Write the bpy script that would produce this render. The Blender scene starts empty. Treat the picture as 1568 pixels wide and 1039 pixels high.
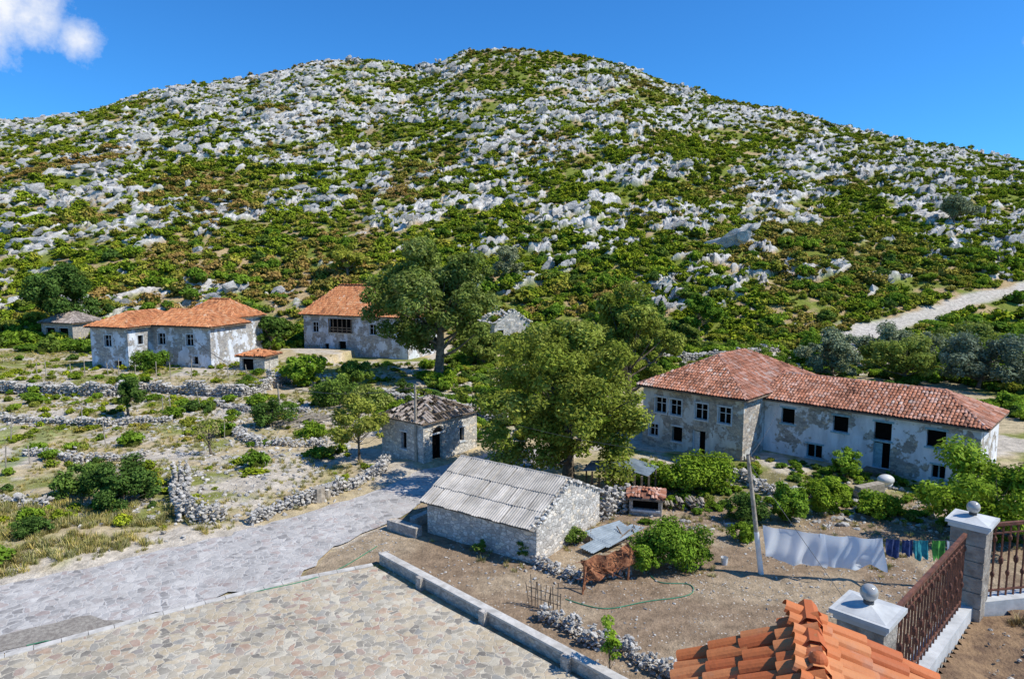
import bpy, math, random
import numpy as np
from mathutils import Vector
rs=np.random.RandomState(7); random.seed(7)
scene=bpy.context.scene
# ------------------------------------------------------------ noise
def _h(ix,iy,s):
    n=(ix.astype(np.int64)*374761393+iy.astype(np.int64)*668265263+s*974634777)&0x7fffffff
    n=((n^(n>>13))*1274126177)&0x7fffffff
    n=(n^(n>>16))&0xffffff
    return n/float(0xffffff)
def vn(x,y,s=0):
    x=np.asarray(x,float);y=np.asarray(y,float)
    ix=np.floor(x);iy=np.floor(y);fx=x-ix;fy=y-iy
    fx=fx*fx*(3-2*fx);fy=fy*fy*(3-2*fy)
    a=_h(ix,iy,s);b=_h(ix+1,iy,s);c=_h(ix,iy+1,s);d=_h(ix+1,iy+1,s)
    return a+(b-a)*fx+(c-a)*fy+(a-b-c+d)*fx*fy
def fbm(x,y,o=4,s=0):
    t=0;a=.5;n=0
    for i in range(o):
        t=t+a*vn(x,y,s+i*17);n+=a;a*=.5
        x,y=x*2.03+1.7*y*.1,y*2.03-x*.1
    return t/n
def worley(x,y,s=0):
    ix=np.floor(x);iy=np.floor(y);f1=np.full(x.shape,9.);f2=f1.copy();idr=np.zeros(x.shape)
    for a in(-1,0,1):
        for b in(-1,0,1):
            cx=ix+a;cy=iy+b
            d=np.hypot(cx+_h(cx,cy,s)-x,cy+_h(cx,cy,s+5)-y)
            m=d<f1
            f2=np.where(m,f1,np.minimum(f2,d));idr=np.where(m,_h(cx,cy,s+9),idr);f1=np.where(m,d,f1)
    return f1,f2,idr
def sm(a,b,x):
    t=np.clip((x-a)/(b-a),0,1);return t*t*(3-2*t)
def inpoly(x,y,P):
    r=np.zeros(np.shape(x),bool);n=len(P)
    for i in range(n):
        x1,y1=P[i];x2,y2=P[(i+1)%n]
        if y1==y2: continue
        c=((y1>y)!=(y2>y))&(x<(x2-x1)*(y-y1)/(y2-y1)+x1)
        r^=c
    return r
def pathdist(x,y,P):
    d=np.full(np.shape(x),1e9)
    for (x1,y1),(x2,y2) in zip(P[:-1],P[1:]):
        L=(x2-x1)**2+(y2-y1)**2
        t=np.clip(((x-x1)*(x2-x1)+(y-y1)*(y2-y1))/L,0,1)
        d=np.minimum(d,np.hypot(x-x1-t*(x2-x1),y-y1-t*(y2-y1)))
    return d
# ------------------------------------------------------------ layout (metres)
RX=[-900,-330,-262,-215,-185,-151,-128,-101,-74,-61,-44,-31,-21,-1,22,45,58,82,105,139,173,207,241,264,344,900]
RZ=[30,77,85,91,99.6,105,107.6,115,115.6,114.6,113,117,120.3,121.3,119.7,117.8,113,104.4,97.3,91.5,81.7,75.8,70,65.3,52,20]
TRACK=[(128,155),(109,145),(95,139),(79.6,130),(63.5,121),(49,111),(38,99),(34,90)]
ROAD=[(-34,22),(-24.7,29.8),(-20.9,32),(-16.2,35.8),(-12.9,38.8),(-8.4,44),(-6.8,47.7),(-1.6,52.4),(2,54),(4,50),(-.2,48.6),(-3.8,45.0),(-5.4,42),(-6.9,38.4),(-9.6,33.8),(-10.1,31.0),(-14.9,27.9),(-19.5,24.8),(-30,17)]
PLAZA=[(-33,14),(-19.2,24.4),(-14.9,27.5),(-10.0,30.7),(-6.75,32.2),(-3.2,28.5),(-1.4,26.8),(2.7,22.8),(6,19.5),(9,12)]
GRAV=[(-30,19),(-20.6,25.9),(-18.4,27.4),(-15.6,26.9),(-19.6,24.9),(-30,17.2)]
def height(x,y):
    x=np.asarray(x,float);y=np.asarray(y,float)
    R=np.interp(x,RX,RZ)
    t=np.clip((y-112)/248,0,1)
    far=np.clip((y-360)/420,0,1)
    hz=R*t**1.15*(1-far**1.6)*(y<2000)
    hz=hz+sm(150,215,y)*(fbm(x/38,y/38,3,3)-.5)*9*(1-sm(300,350,y)*.6)*(1-far)
    k=1-sm(2.5,6,pathdist(x,y,TRACK))
    w=sm(118,135,y)*(1-far)
    hz=hz+w*(fbm(x/7,y/7,3,11)-.5)*1.8*(1-k)
    rm=rockmask(x,y)
    f1,f2,i=worley((x*.8+y*.5)/3.0,(y*.8-x*.5)/1.2,2)
    hz=hz+w*rm*(1-k)*((f2-f1)*1.0+i*1.5)
    e=np.interp(x,[-110,-60,-45,-42,-30,-28.5,-28,0],[80,78,75.5,78.5,75,80,95,200])
    hz=hz+1.15*sm(-.1,.25,y-e)*(1-sm(108,116,y))
    fieldm=sm(0,3,-9-x+(y-44)*.9)*sm(0,2,y-36-(x+16)*.9)*(y<112)
    hz=hz+fieldm*(fbm(x/6,y/6,3,21)-.35)*.9*(1-sm(70,76,y))
    hz=hz+.45*sm(40,46,y)*sm(12,20,x)*(1-sm(108,116,y))
    hz=hz+((y>18)&(y<120))*(fbm(x/1.5,y/1.5,2,31)-.5)*.06
    pv=inpoly(x,y,ROAD)|inpoly(x,y,PLAZA)
    return np.where(pv,-.04,hz)
def rockmask(x,y):
    u=x*.86+y*.5;v=-x*.5+y*.86
    n=fbm(u/30,v/11,4,41)
    n2=fbm(u/7,v/2.6,3,47)
    px=x/np.maximum(y,50)
    b=n*.5+n2*.5
    bias=.012*sm(150,230,y)-.035*sm(190,130,y)+.065*np.exp(-((px+.36)/.2)**2)*sm(200,250,y)+.035*sm(.25,.5,px)*sm(150,190,y)-.06*np.exp(-((px-.02)/.17)**2)*sm(260,330,y)+.03*np.exp(-((y-185)/18)**2)
    return sm(.556,.586,b+bias)*sm(120,132,y)
def hz1(x,y): return float(height(np.array([x]),np.array([y]))[0])
# ------------------------------------------------------------ mesh builder
class MB:
    def __init__(s): s.v=[];s.f=[];s.r=[];s.n=0
    def add(s,V,F,r=None):
        V=np.asarray(V,float).reshape(-1,3);F=np.asarray(F,int)
        if F.ndim==1: F=F[None]
        s.v.append(V);s.f.append(F+s.n);s.n+=len(V)
        if r is None: r=rs.rand()
        s.r.append(np.broadcast_to(np.asarray(r,float),(len(F),)).copy())
    def box(s,c,d,rot=0,r=None):
        x,y,z=d[0]/2,d[1]/2,d[2]/2
        V=np.array([[a,b,e] for e in(-z,z) for a,b in((-x,-y),(x,-y),(x,y),(-x,y))])
        co,si=math.cos(rot),math.sin(rot)
        V=np.stack([V[:,0]*co-V[:,1]*si,V[:,0]*si+V[:,1]*co,V[:,2]],1)+np.array(c)
        s.add(V,[[0,3,2,1],[4,5,6,7],[0,1,5,4],[1,2,6,5],[2,3,7,6],[3,0,4,7]],r)
    def tube(s,P,R,k=6,r=None,cap=True):
        P=[np.array(p,float) for p in P];V=[]
        R=R if hasattr(R,'__len__') else [R]*len(P)
        for i,p in enumerate(P):
            t=P[min(i+1,len(P)-1)]-P[max(i-1,0)];t=t/(np.linalg.norm(t)+1e-9)
            a=np.cross(t,[0,0,1]) if abs(t[2])<.9 else np.cross(t,[1,0,0])
            a/=np.linalg.norm(a);b=np.cross(t,a)
            for j in range(k):
                q=2*math.pi*(j+.5)/k
                V.append(p+R[i]*(a*math.cos(q)+b*math.sin(q)))
        F=[[i*k+j,i*k+(j+1)%k,(i+1)*k+(j+1)%k,(i+1)*k+j] for i in range(len(P)-1) for j in range(k)]
        r=rs.rand() if r is None else r
        s.add(V,F,r)
        if cap and k==4:
            s.add(V[-4:],[0,1,2,3],r);s.add(V[:4],[3,2,1,0],r)
    def sphere(s,c,R,k=12,m=8,r=None):
        V=[];sc=np.array(R if hasattr(R,'__len__') else [R]*3)
        for i in range(m+1):
            for j in range(k):
                a=math.pi*i/m;b=2*math.pi*j/k
                V.append(np.array(c)+sc*np.array([math.sin(a)*math.cos(b),math.sin(a)*math.sin(b),math.cos(a)]))
        F=[[i*k+j,(i+1)*k+j,(i+1)*k+(j+1)%k,i*k+(j+1)%k] for i in range(m) for j in range(k)]
        s.add(V,F,r)
    def obj(s,name,mat,parent=None,smooth=False,link=True,loc=None):
        if not s.v: return None
        V=np.concatenate(s.v)
        if loc is not None: V=V-np.array(loc)
        me=bpy.data.meshes.new(name)
        me.vertices.add(len(V));me.vertices.foreach_set('co',V.ravel())
        nl=sum(f.size for f in s.f);nf=sum(len(f) for f in s.f)
        me.loops.add(nl);me.polygons.add(nf)
        li=np.concatenate([f.ravel() for f in s.f]);tot=np.concatenate([np.full(len(f),f.shape[1]) for f in s.f])
        st=np.concatenate([[0],np.cumsum(tot)[:-1]])
        me.loops.foreach_set('vertex_index',li.astype(np.int32))
        me.polygons.foreach_set('loop_start',st.astype(np.int32))
        me.update(calc_edges=True)
        a=me.attributes.new('rnd','FLOAT','FACE');a.data.foreach_set('value',np.concatenate(s.r).astype(np.float32))
        me.polygons.foreach_set('use_smooth',np.full(nf,bool(smooth)))
        me.materials.append(mat);me.validate()
        o=bpy.data.objects.new(name,me)
        if link: scene.collection.objects.link(o)
        if loc is not None: o.location=loc
        if parent: o.parent=parent
        return o
def empty(name,loc=(0,0,0)):
    o=bpy.data.objects.new(name,None);scene.collection.objects.link(o);return o
# ------------------------------------------------------------ materials
class NT:
    def __init__(s,name):
        s.m=bpy.data.materials.new(name);s.m.use_nodes=True;s.t=s.m.node_tree
        s.t.nodes.clear();s.out=s.t.nodes.new('ShaderNodeOutputMaterial')
    def n(s,t,**k):
        nd=s.t.nodes.new(t)
        for a,b in k.items(): setattr(nd,a,b)
        return nd
    def l(s,a,b): s.t.links.new(a,b)
    def setin(s,sock,v):
        if isinstance(v,bpy.types.NodeSocket): s.l(v,sock)
        else: sock.default_value=v
    def pos(s): 
        if not hasattr(s,'_p'): s._p=s.n('ShaderNodeNewGeometry')
        return s._p.outputs['Position']
    def mapv(s,sc,rot=(0,0,0)):
        m=s.n('ShaderNodeMapping');s.l(s.pos(),m.inputs[0]);m.inputs['Scale'].default_value=sc;m.inputs['Rotation'].default_value=rot;return m.outputs[0]
    def noise(s,sc,det=4,v=None,rough=.6):
        n=s.n('ShaderNodeTexNoise');s.l(v or s.pos(),n.inputs['Vector']);n.inputs['Scale'].default_value=sc;n.inputs['Detail'].default_value=det;n.inputs['Roughness'].default_value=rough
        return n.outputs['Fac']
    def vor(s,sc,feat='F1',v=None,out='Distance',rand=1):
        n=s.n('ShaderNodeTexVoronoi',feature=feat);s.l(v or s.pos(),n.inputs['Vector']);n.inputs['Scale'].default_value=sc;n.inputs['Randomness'].default_value=rand
        return n.outputs[out]
    def attr(s,nm,o='Fac'):
        a=s.n('ShaderNodeAttribute',attribute_name=nm);return a.outputs[o]
    def ramp(s,f,st,interp='LINEAR'):
        r=s.n('ShaderNodeValToRGB');e=r.color_ramp;e.interpolation=interp
        while len(e.elements)<len(st): e.elements.new(.5)
        for q,(p,c) in zip(e.elements,st):
            q.position=p;q.color=(*c,1) if hasattr(c,'__len__') else (c,c,c,1)
        s.l(f,r.inputs[0]);return r.outputs[0]
    def mix(s,f,a,b,mode='MIX'):
        m=s.n('ShaderNodeMix',data_type='RGBA',blend_type=mode)
        s.setin(m.inputs[0],f)
        for i,v in((6,a),(7,b)):
            if isinstance(v,bpy.types.NodeSocket): s.l(v,m.inputs[i])
            else: m.inputs[i].default_value=(*v,1) if hasattr(v,'__len__') else (v,v,v,1)
        return m.outputs[2]
    def math(s,op,a,b=0):
        m=s.n('ShaderNodeMath',operation=op);s.setin(m.inputs[0],a);s.setin(m.inputs[1],b);return m.outputs[0]
    def bump(s,h,st=.5,d=.05,nrm=None):
        b=s.n('ShaderNodeBump');s.l(h,b.inputs['Height']);b.inputs['Strength'].default_value=st;b.inputs['Distance'].default_value=d
        if nrm: s.l(nrm,b.inputs['Normal'])
        return b.outputs[0]
    def fin(s,col,rough=.9,nrm=None,spec=.2,metal=0,trans=0):
        if spec<=.15 and metal==0:
            b=s.n('ShaderNodeBsdfDiffuse');ci=b.inputs['Color']
        else:
            b=s.n('ShaderNodeBsdfPrincipled');ci=b.inputs['Base Color']
            s.setin(b.inputs['Roughness'],rough);b.inputs['Specular IOR Level'].default_value=spec;b.inputs['Metallic'].default_value=metal
        if isinstance(col,bpy.types.NodeSocket): s.l(col,ci)
        else: ci.default_value=(*col,1)
        if nrm: s.l(nrm,b.inputs['Normal'])
        o=b.outputs[0]
        if trans:
            t=s.n('ShaderNodeBsdfTranslucent')
            if isinstance(col,bpy.types.NodeSocket): s.l(col,t.inputs[0])
            else: t.inputs[0].default_value=(*col,1)
            m=s.n('ShaderNodeMixShader');m.inputs[0].default_value=trans
            s.l(o,m.inputs[1]);s.l(t.outputs[0],m.inputs[2]);o=m.outputs[0]
        s.l(o,s.out.inputs[0]);return s.m
def m_leaf(name,a,b,c,pat=.6,rust=None,rustsc=.02,trans=.3):
    t=NT(name);r=t.ramp(t.attr('rnd'),[(0,a),(.5,b),(1,c)])
    oi=t.n('ShaderNodeObjectInfo')
    k=t.ramp(t.noise(pat,2),[(.3,.65),(.7,1.3)])
    col=t.mix(1.0,r,k,'MULTIPLY')
    k2=t.ramp(oi.outputs['Random'],[(0,(.72,.78,.9)),(.5,(1,1,1)),(1,(1.35,1.18,1.0))])
    col=t.mix(1.0,col,k2,'MULTIPLY')
    if rust:
        f=t.ramp(t.math('ADD',t.noise(rustsc,3),t.math('MULTIPLY',oi.outputs['Random'],.16)),[(.60,0),(.72,.9)])
        sx=t.n('ShaderNodeSeparateXYZ');t.l(t.pos(),sx.inputs[0])
        g=t.ramp(t.math('MULTIPLY_ADD',sx.outputs[0],-.004),[(.0,.35),(.4,1)])
        f=t.math('MULTIPLY',f,g)
        col=t.mix(f,col,t.mix(1.0,rust,k,'MULTIPLY'))
    return t.fin(col,.65,spec=.12,trans=trans)
def m_plain(name,c,c2=None,sc=4,rough=.8,b=.3,metal=0,spec=.3,trans=0,bd=.02):
    t=NT(name);n=t.noise(sc,4)
    c2=c2 or tuple(q*.6 for q in c)
    col=t.ramp(n,[(.35,c2),(.65,c)])
    return t.fin(col,rough,t.bump(t.noise(sc*4,3),b,bd),metal=metal,spec=spec,trans=trans)
def m_rock(name,w=(.62,.585,.53),g=(.30,.28,.265),sc=1.0,st0=(.36,.28,.18)):
    t=NT(name);v=t.mapv((sc,sc,sc*2.2),(.35,.5,.3))
    n=t.noise(.9,4,v,.7);n2=t.noise(5,3,v,.7)
    col=t.ramp(n,[(.30,g),(.45,tuple(.5*(a+b) for a,b in zip(w,g))),(.58,w)])
    col=t.mix(.8,col,t.ramp(n2,[(.3,.5),(.58,1.1)]),'MULTIPLY')
    r=t.ramp(t.attr('rnd'),[(0,.75),(1,1.15)]);col=t.mix(1.0,col,r,'MULTIPLY')
    st=t.ramp(t.noise(.35,3),[(.55,0),(.72,.5)]);col=t.mix(st,col,st0)
    h=t.math('ADD',n,t.math('MULTIPLY',n2,.6))
    return t.fin(col,.95,t.bump(h,.9,.3/sc),spec=.1)
def m_masonry(name,plaster=.5,pc=(.62,.62,.60),sc=3.2,w=(.50,.48,.44),g=(.22,.21,.20),mort=(.36,.34,.30),bd=.04,bs=.6):
    t=NT(name)
    dv=t.n('ShaderNodeTexNoise');t.l(t.pos(),dv.inputs['Vector']);dv.inputs['Scale'].default_value=2.5
    va=t.n('ShaderNodeVectorMath',operation='MULTIPLY_ADD');t.l(dv.outputs['Color'],va.inputs[0]);va.inputs[1].default_value=(.22,.22,.22);t.l(t.pos(),va.inputs[2])
    m=t.n('ShaderNodeMapping');t.l(va.outputs[0],m.inputs[0]);m.inputs['Scale'].default_value=(1,1,1.6);v=m.outputs[0]
    c=t.vor(sc,'F1',v,'Color');d=t.vor(sc,'DISTANCE_TO_EDGE',v,'Distance')
    sep=t.n('ShaderNodeSeparateColor');t.l(c,sep.inputs[0])
    col=t.ramp(sep.outputs[0],[(0,g),(.45,tuple(.5*(a+b) for a,b in zip(w,g))),(.8,w),(1,(w[0]*1.1,w[1]*.98,w[2]*.82))])
    col=t.mix(.8,col,t.ramp(t.noise(9,3),[(.3,.65),(.65,1.1)]),'MULTIPLY')
    e=t.ramp(d,[(.0,0),(.08,1)])
    col=t.mix(e,mort,col)
    h=t.math('ADD',e,t.math('MULTIPLY',t.noise(7,3),.5))
    if plaster>0:
        q=t.math('ADD',t.noise(.55,5,None,.65),t.math('MULTIPLY',t.noise(3.5,4),.25))
        th=.80-plaster*.36
        pf=t.ramp(q,[(th-.015,0),(th+.02,1)])
        pcol=t.mix(.8,pc,t.ramp(t.noise(1.3,5,t.mapv((1,1,.35))),[(.3,.62),(.62,1.08)]),'MULTIPLY')
        col=t.mix(pf,col,pcol)
        h=t.mix(pf,h,t.math('ADD',1.0,t.math('MULTIPLY',t.noise(5,4),.35)))
    return t.fin(col,.95,t.bump(h,bs,bd),spec=.1)
def m_tile(name,cols,dirt=.4,rough=.85):
    t=NT(name);r=t.ramp(t.attr('rnd'),cols)
    n=t.ramp(t.noise(1.2,4),[(.35,.55),(.65,1.12)])
    col=t.mix(min(1,dirt*1.6),r,n,'MULTIPLY')
    l=t.ramp(t.noise(3.1,5),[(.58,0),(.7,dirt)])
    col=t.mix(l,col,(.36,.33,.28))
    return t.fin(col,rough,t.bump(t.noise(20,3),.4,.01),spec=.2)
M={}
M['rock']=m_rock('limestone')
M['stone']=m_rock('rubble_stone',w=(.66,.62,.55),g=(.34,.31,.27),sc=2.5)
M['shrub']=m_leaf('scrub_leaves',(.12,.17,.012),(.25,.315,.022),(.37,.42,.04),.25,rust=(.40,.24,.08),trans=0)
M['tree']=m_leaf('tree_leaves',(.15,.20,.035),(.27,.325,.06),(.44,.47,.14),.5,trans=.3)
M['tree2']=m_leaf('tree_leaves_yellow',(.15,.19,.025),(.28,.325,.045),(.46,.48,.11),.5,trans=.3)
M['dark']=m_leaf('dark_leaves',(.05,.10,.02),(.12,.20,.035),(.20,.29,.055),.6,trans=.2)
M['fig']=m_leaf('fig_leaves',(.10,.18,.015),(.20,.32,.03),(.31,.44,.06),.8,trans=.25)
M['olive']=m_leaf('olive_leaves',(.15,.18,.09),(.26,.30,.165),(.38,.41,.26),.6,trans=.2)
M['grass']=m_leaf('grass_blades',(.18,.20,.035),(.34,.32,.10),(.56,.47,.23),.35,trans=0)
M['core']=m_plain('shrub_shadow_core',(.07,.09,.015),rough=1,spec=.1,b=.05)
M['bark']=m_plain('bark',(.26,.21,.15),(.11,.09,.065),3,.95,.8,bd=.05,spec=.1)
M['wood']=m_plain('weathered_wood',(.28,.21,.14),(.12,.085,.06),3,.9,.5)
M['woodl']=m_plain('pale_wood',(.46,.40,.31),(.25,.21,.16),5,.9,.4)
M['void']=m_plain('dark_interior',(.012,.011,.010),rough=1,spec=.1)
M['frame']=m_plain('painted_frame',(.66,.68,.68),(.46,.49,.50),6,.6,.1)
M['blue']=m_plain('pale_blue_paint',(.30,.50,.56),(.20,.34,.38),5,.6,.2)
M['concrete']=m_plain('pale_concrete',(.64,.60,.53),(.42,.39,.34),2.5,.9,.4,spec=.1)
M['steel']=m_plain('corrugated_metal',(.30,.35,.38),(.16,.20,.23),1.5,.6,.2,spec=.3)
M['rust']=m_plain('rusty_iron',(.20,.075,.04),(.09,.035,.022),9,.75,.4,spec=.4)
M['rustmat']=m_plain('rusted_mat',(.44,.20,.10),(.18,.07,.04),5,.9,.9,bd=.05,spec=.1)
M['white']=m_plain('white_cotton',(.86,.87,.87),(.78,.81,.84),1.2,.8,.1,trans=.5,spec=.1)
M['lightblue']=m_plain('pale_blue_cotton',(.66,.77,.87),(.80,.84,.88),1.6,.8,.1,trans=.5,spec=.1)
M['navy']=m_plain('navy_cloth',(.05,.08,.20),(.02,.03,.08),6,.9,.2)
M['teal']=m_plain('teal_cloth',(.04,.30,.32),(.02,.14,.16),6,.9,.2)
M['green']=m_plain('green_cloth',(.12,.38,.06),(.05,.18,.04),6,.9,.2)
M['wire']=m_plain('wire',(.10,.10,.10),rough=.6)
M['hose']=m_plain('green_hose',(.08,.30,.17),rough=.5)
M['plastic']=m_plain('white_plastic',(.75,.75,.72),(.6,.6,.58),3,.4,.05)
M['pillar']=m_plain('pillar_stone',(.42,.38,.32),(.22,.19,.16),6,.85,.7,bd=.03,spec=.1)
M['cap']=m_plain('white_cap_stone',(.62,.62,.59),(.44,.44,.42),4,.7,.15)
M['tile']=m_tile('clay_tiles',[(0,(.32,.13,.06)),(.3,(.58,.22,.09)),(.65,(.68,.29,.12)),(.9,(.70,.37,.19)),(1,(.64,.48,.36))],.3)
M['tileold']=m_tile('weathered_clay_tiles',[(0,(.24,.11,.07)),(.3,(.50,.20,.11)),(.6,(.61,.29,.18)),(.85,(.62,.38,.29)),(1,(.62,.52,.43))],.5)
M['tilenew']=m_tile('new_clay_tiles',[(0,(.48,.12,.04)),(.5,(.62,.19,.06)),(1,(.68,.28,.11))],.25,.6)
M['sheet']=m_tile('fibre_cement_sheets',[(0,(.42,.38,.32)),(.5,(.52,.47,.40)),(1,(.62,.56,.48))],.4,.9)
M['tilegrey']=m_tile('grey_tiles',[(0,(.22,.18,.15)),(.5,(.43,.35,.29)),(1,(.55,.48,.40))],.5)
M['w_far']=m_masonry('masonry_white',.42,(.70,.73,.76),3.0,w=(.52,.50,.46),g=(.31,.29,.27))
M['w_house']=m_masonry('masonry_plastered',.48,(.66,.65,.60),3.0,w=(.54,.48,.40),g=(.30,.26,.22))
M['w_house2']=m_masonry('masonry_plastered_white',.60,(.78,.78,.77),3.0,w=(.54,.49,.41),g=(.30,.27,.23))
M['w_raw']=m_masonry('masonry_bare',.0,sc=3.2,w=(.78,.74,.66),g=(.46,.43,.38),mort=(.38,.35,.30),bd=.05)
M['w_low']=m_masonry('masonry_low',.0,sc=4.5,w=(.58,.53,.46),g=(.33,.30,.26),mort=(.42,.38,.33))
# terrain
t=NT('terrain_soil');c=t.attr('gcol','Color')
n=t.noise(1.6,5,None,.7);n2=t.noise(9,3)
col=t.mix(.9,c,t.ramp(n,[(.3,.55),(.7,1.35)]),'MULTIPLY')
col=t.mix(.7,col,t.ramp(n2,[(.3,.75),(.7,1.2)]),'MULTIPLY')
pe=t.vor(7,'F1',None,'Distance');pc=t.vor(7,'F1',None,'Color')
sp=t.n('ShaderNodeSeparateColor');t.l(pc,sp.inputs[0])
pm=t.math('MULTIPLY',t.ramp(pe,[(.22,1),(.3,0)]),t.ramp(sp.outputs[0],[(.72,0),(.76,1)]))
col=t.mix(t.math('MULTIPLY',pm,t.attr('peb')),col,(.54,.49,.42))
M['ground']=t.fin(col,1,t.bump(t.math('ADD',n,t.math('MULTIPLY',n2,.4)),.9,.15),spec=.05)
def m_paving(name,sc,cols,grout,gw=.06,mn=.6):
    t=NT(name)
    dv=t.n('ShaderNodeTexNoise');t.l(t.pos(),dv.inputs['Vector']);dv.inputs['Scale'].default_value=2.2;dv.inputs['Detail'].default_value=3
    va=t.n('ShaderNodeVectorMath',operation='MULTIPLY_ADD');t.l(dv.outputs['Color'],va.inputs[0]);va.inputs[1].default_value=(.55,.55,0);t.l(t.pos(),va.inputs[2])
    v=va.outputs[0]
    c=t.vor(sc,'F1',v,'Color');d=t.vor(sc,'DISTANCE_TO_EDGE',v,'Distance')
    sep=t.n('ShaderNodeSeparateColor');t.l(c,sep.inputs[0])
    col=t.ramp(sep.outputs[1],cols)
    col=t.mix(.7,col,t.ramp(t.noise(6,4),[(.3,.7),(.7,1.15)]),'MULTIPLY')
    e=t.ramp(d,[(gw*.3,0),(gw,1)])
    e2=t.math('MULTIPLY',e,t.ramp(t.noise(1.1,4),[(.35,mn),(.55,1)]))
    col=t.mix(e2,grout,col)
    col=t.mix(.7,col,t.ramp(t.noise(.35,5),[(.3,.76),(.7,1.12)]),'MULTIPLY')
    col=t.mix(.5,col,t.ramp(t.noise(25,3),[(.3,.75),(.7,1.15)]),'MULTIPLY')
    return t.fin(col,.9,t.bump(e,.5,.03),spec=.12)
M['road']=m_paving('cobbled_road',2.6,[(0,(.29,.27,.25)),(.25,(.42,.395,.365)),(.5,(.49,.46,.42)),(.7,(.43,.35,.31)),(.85,(.51,.47,.42)),(1,(.62,.58,.52))],(.56,.525,.475),.09,.35)
M['plaza']=m_paving('crazy_paving',2.9,[(0,(.24,.215,.18)),(.15,(.37,.33,.26)),(.4,(.58,.48,.33)),(.6,(.53,.43,.29)),(.75,(.46,.30,.22)),(.85,(.34,.32,.28)),(1,(.68,.60,.45))],(.60,.53,.41),.07,.65)
# ------------------------------------------------------------ terrain sheet
xs=np.concatenate([np.arange(-3000,-400,130),np.arange(-400,-75,1.1),np.arange(-75,65,.42),np.arange(65,400,1.1),np.arange(400,3001,130)])
ys=np.concatenate([np.arange(-300,15,15),np.arange(15,62,.3),np.arange(62,125,.5),np.arange(125,372,.8),np.arange(372,500,6),np.arange(500,3001,60)])
X,Y=np.meshgrid(xs,ys);Zt=height(X,Y)
nx,ny=len(xs),len(ys)
I=np.arange(nx*ny).reshape(ny,nx)
F=np.stack([I[:-1,:-1],I[:-1,1:],I[1:,1:],I[1:,:-1]],-1).reshape(-1,4)
mb=MB();mb.add(np.stack([X,Y,Zt],-1).reshape(-1,3),F,0)
ter=mb.obj('terrain_ground',M['ground'],smooth=False)
rm=rockmask(X,Y)
def C(*c): return np.array(c)
hill=sm(112,122,Y)[...,None]
n1=fbm(X/9,Y/9,4,61)[...,None];n3=fbm(X/3,Y/3,3,67)[...,None]
green=C(.20,.23,.045);tan=C(.44,.32,.17)
hc=green+(tan-green)*sm(.46,.60,n1*.5+n3*.5)
hc=hc+(C(.60,.56,.50)*(.75+.5*fbm(X/1.7,Y/1.2,2,83)[...,None])-hc)*rm[...,None]
dry=C(.50,.40,.24);soil=C(.28,.20,.13);gr=C(.24,.25,.07)
fc=gr+(dry-gr)*sm(.38,.52,fbm(X/5,Y/5,4,71)[...,None]*.6+n3*.4)
fc=fc+(C(.54,.47,.37)-fc)*sm(.53,.62,fbm(X/4+9,Y/4,4,75)[...,None])
COURT=[(-9.6,33.8),(-6.8,38.4),(-5.2,42),(0,44),(12,44),(17,47),(32,38),(40,20),(8,14),(3,22.5),(-3,28.8),(-6.6,32.6),(-10.1,31.2)]
cm=inpoly(X,Y,COURT)[...,None]
ccol=soil+(C(.38,.29,.19)-soil)*sm(.4,.65,n3)
gm=(sm(36,41,Y)*sm(9,13,X))[...,None]*.6
ccol=ccol+(C(.21,.21,.07)-ccol)*gm*sm(.4,.55,n1)
fc=np.where(cm,ccol,fc)
base=fc*(1-hill)+hc*hill
k=(1-sm(1.2,2.8,pathdist(X,Y,TRACK)+2.5*(n3[...,0]-.5)))[...,None]
base=base+(C(.58,.52,.44)-base)*k*.9
k=(1-sm(2.5,6,pathdist(X,Y,[(63.5,121),(49,111),(40,101)])+4*(n3[...,0]-.5)))[...,None]
base=base+(C(.58,.52,.44)-base)*k
GARD=[(-64,64),(-40,60),(-36,48),(-48,40),(-64,42)]
gd=inpoly(X,Y,GARD)[...,None]*sm(.3,.5,np.sin(X*1.6+Y*.6)[...,None]*.5+.5)
base=base+(C(.17,.25,.045)-base)*gd*.6
gv=inpoly(X,Y,GRAV)[...,None];base=np.where(gv,C(.24,.21,.18),base)
me=ter.data
a=me.attributes.new('gcol','FLOAT_COLOR','POINT');a.data.foreach_set('color',np.concatenate([base,np.ones(base.shape[:2]+(1,))],-1).astype(np.float32).ravel())
a=me.attributes.new('peb','FLOAT','POINT');a.data.foreach_set('value',(sm(.4,.6,fbm(X/4,Y/4,2,88))*(Y<115)).astype(np.float32).ravel())
fy=(Y[:-1,:-1]<118).ravel()
me.polygons.foreach_set('use_smooth',fy)
import bmesh
def sheet(name,poly,z,mat):
    bm=bmesh.new();vs=[bm.verts.new((x,y,z)) for x,y in poly];f=bm.faces.new(vs)
    bm.normal_update()
    if bm.faces[:][0].normal.z<0: bmesh.ops.reverse_faces(bm,faces=bm.faces[:])
    bmesh.ops.triangulate(bm,faces=bm.faces[:])
    me=bpy.data.meshes.new(name);bm.to_mesh(me);bm.free();me.materials.append(mat)
    o=bpy.data.objects.new(name,me);scene.collection.objects.link(o);return o
def rough_edge(P,amp=.22,step=.6,seed=0):
    q=np.random.RandomState(seed);o=[]
    for i in range(len(P)):
        a,b=np.array(P[i]),np.array(P[(i+1)%len(P)]);L=np.linalg.norm(b-a);n=max(1,int(L/step))
        for j in range(n): o.append(tuple(a+(b-a)*j/n+(q.randn(2)*amp*.5 if j else 0)))
    return o
sheet('cobbled_road',rough_edge(ROAD,seed=1,amp=.3),.06,M['road']);sheet('stone_plaza',PLAZA,.075,M['plaza'])
sheet('gravel_patch',rough_edge(GRAV,amp=.25),.085,m_plain('gravel',(.38,.34,.28),(.22,.19,.16),7,.95,.8,bd=.03,spec=.1))
mb=MB()
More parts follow.
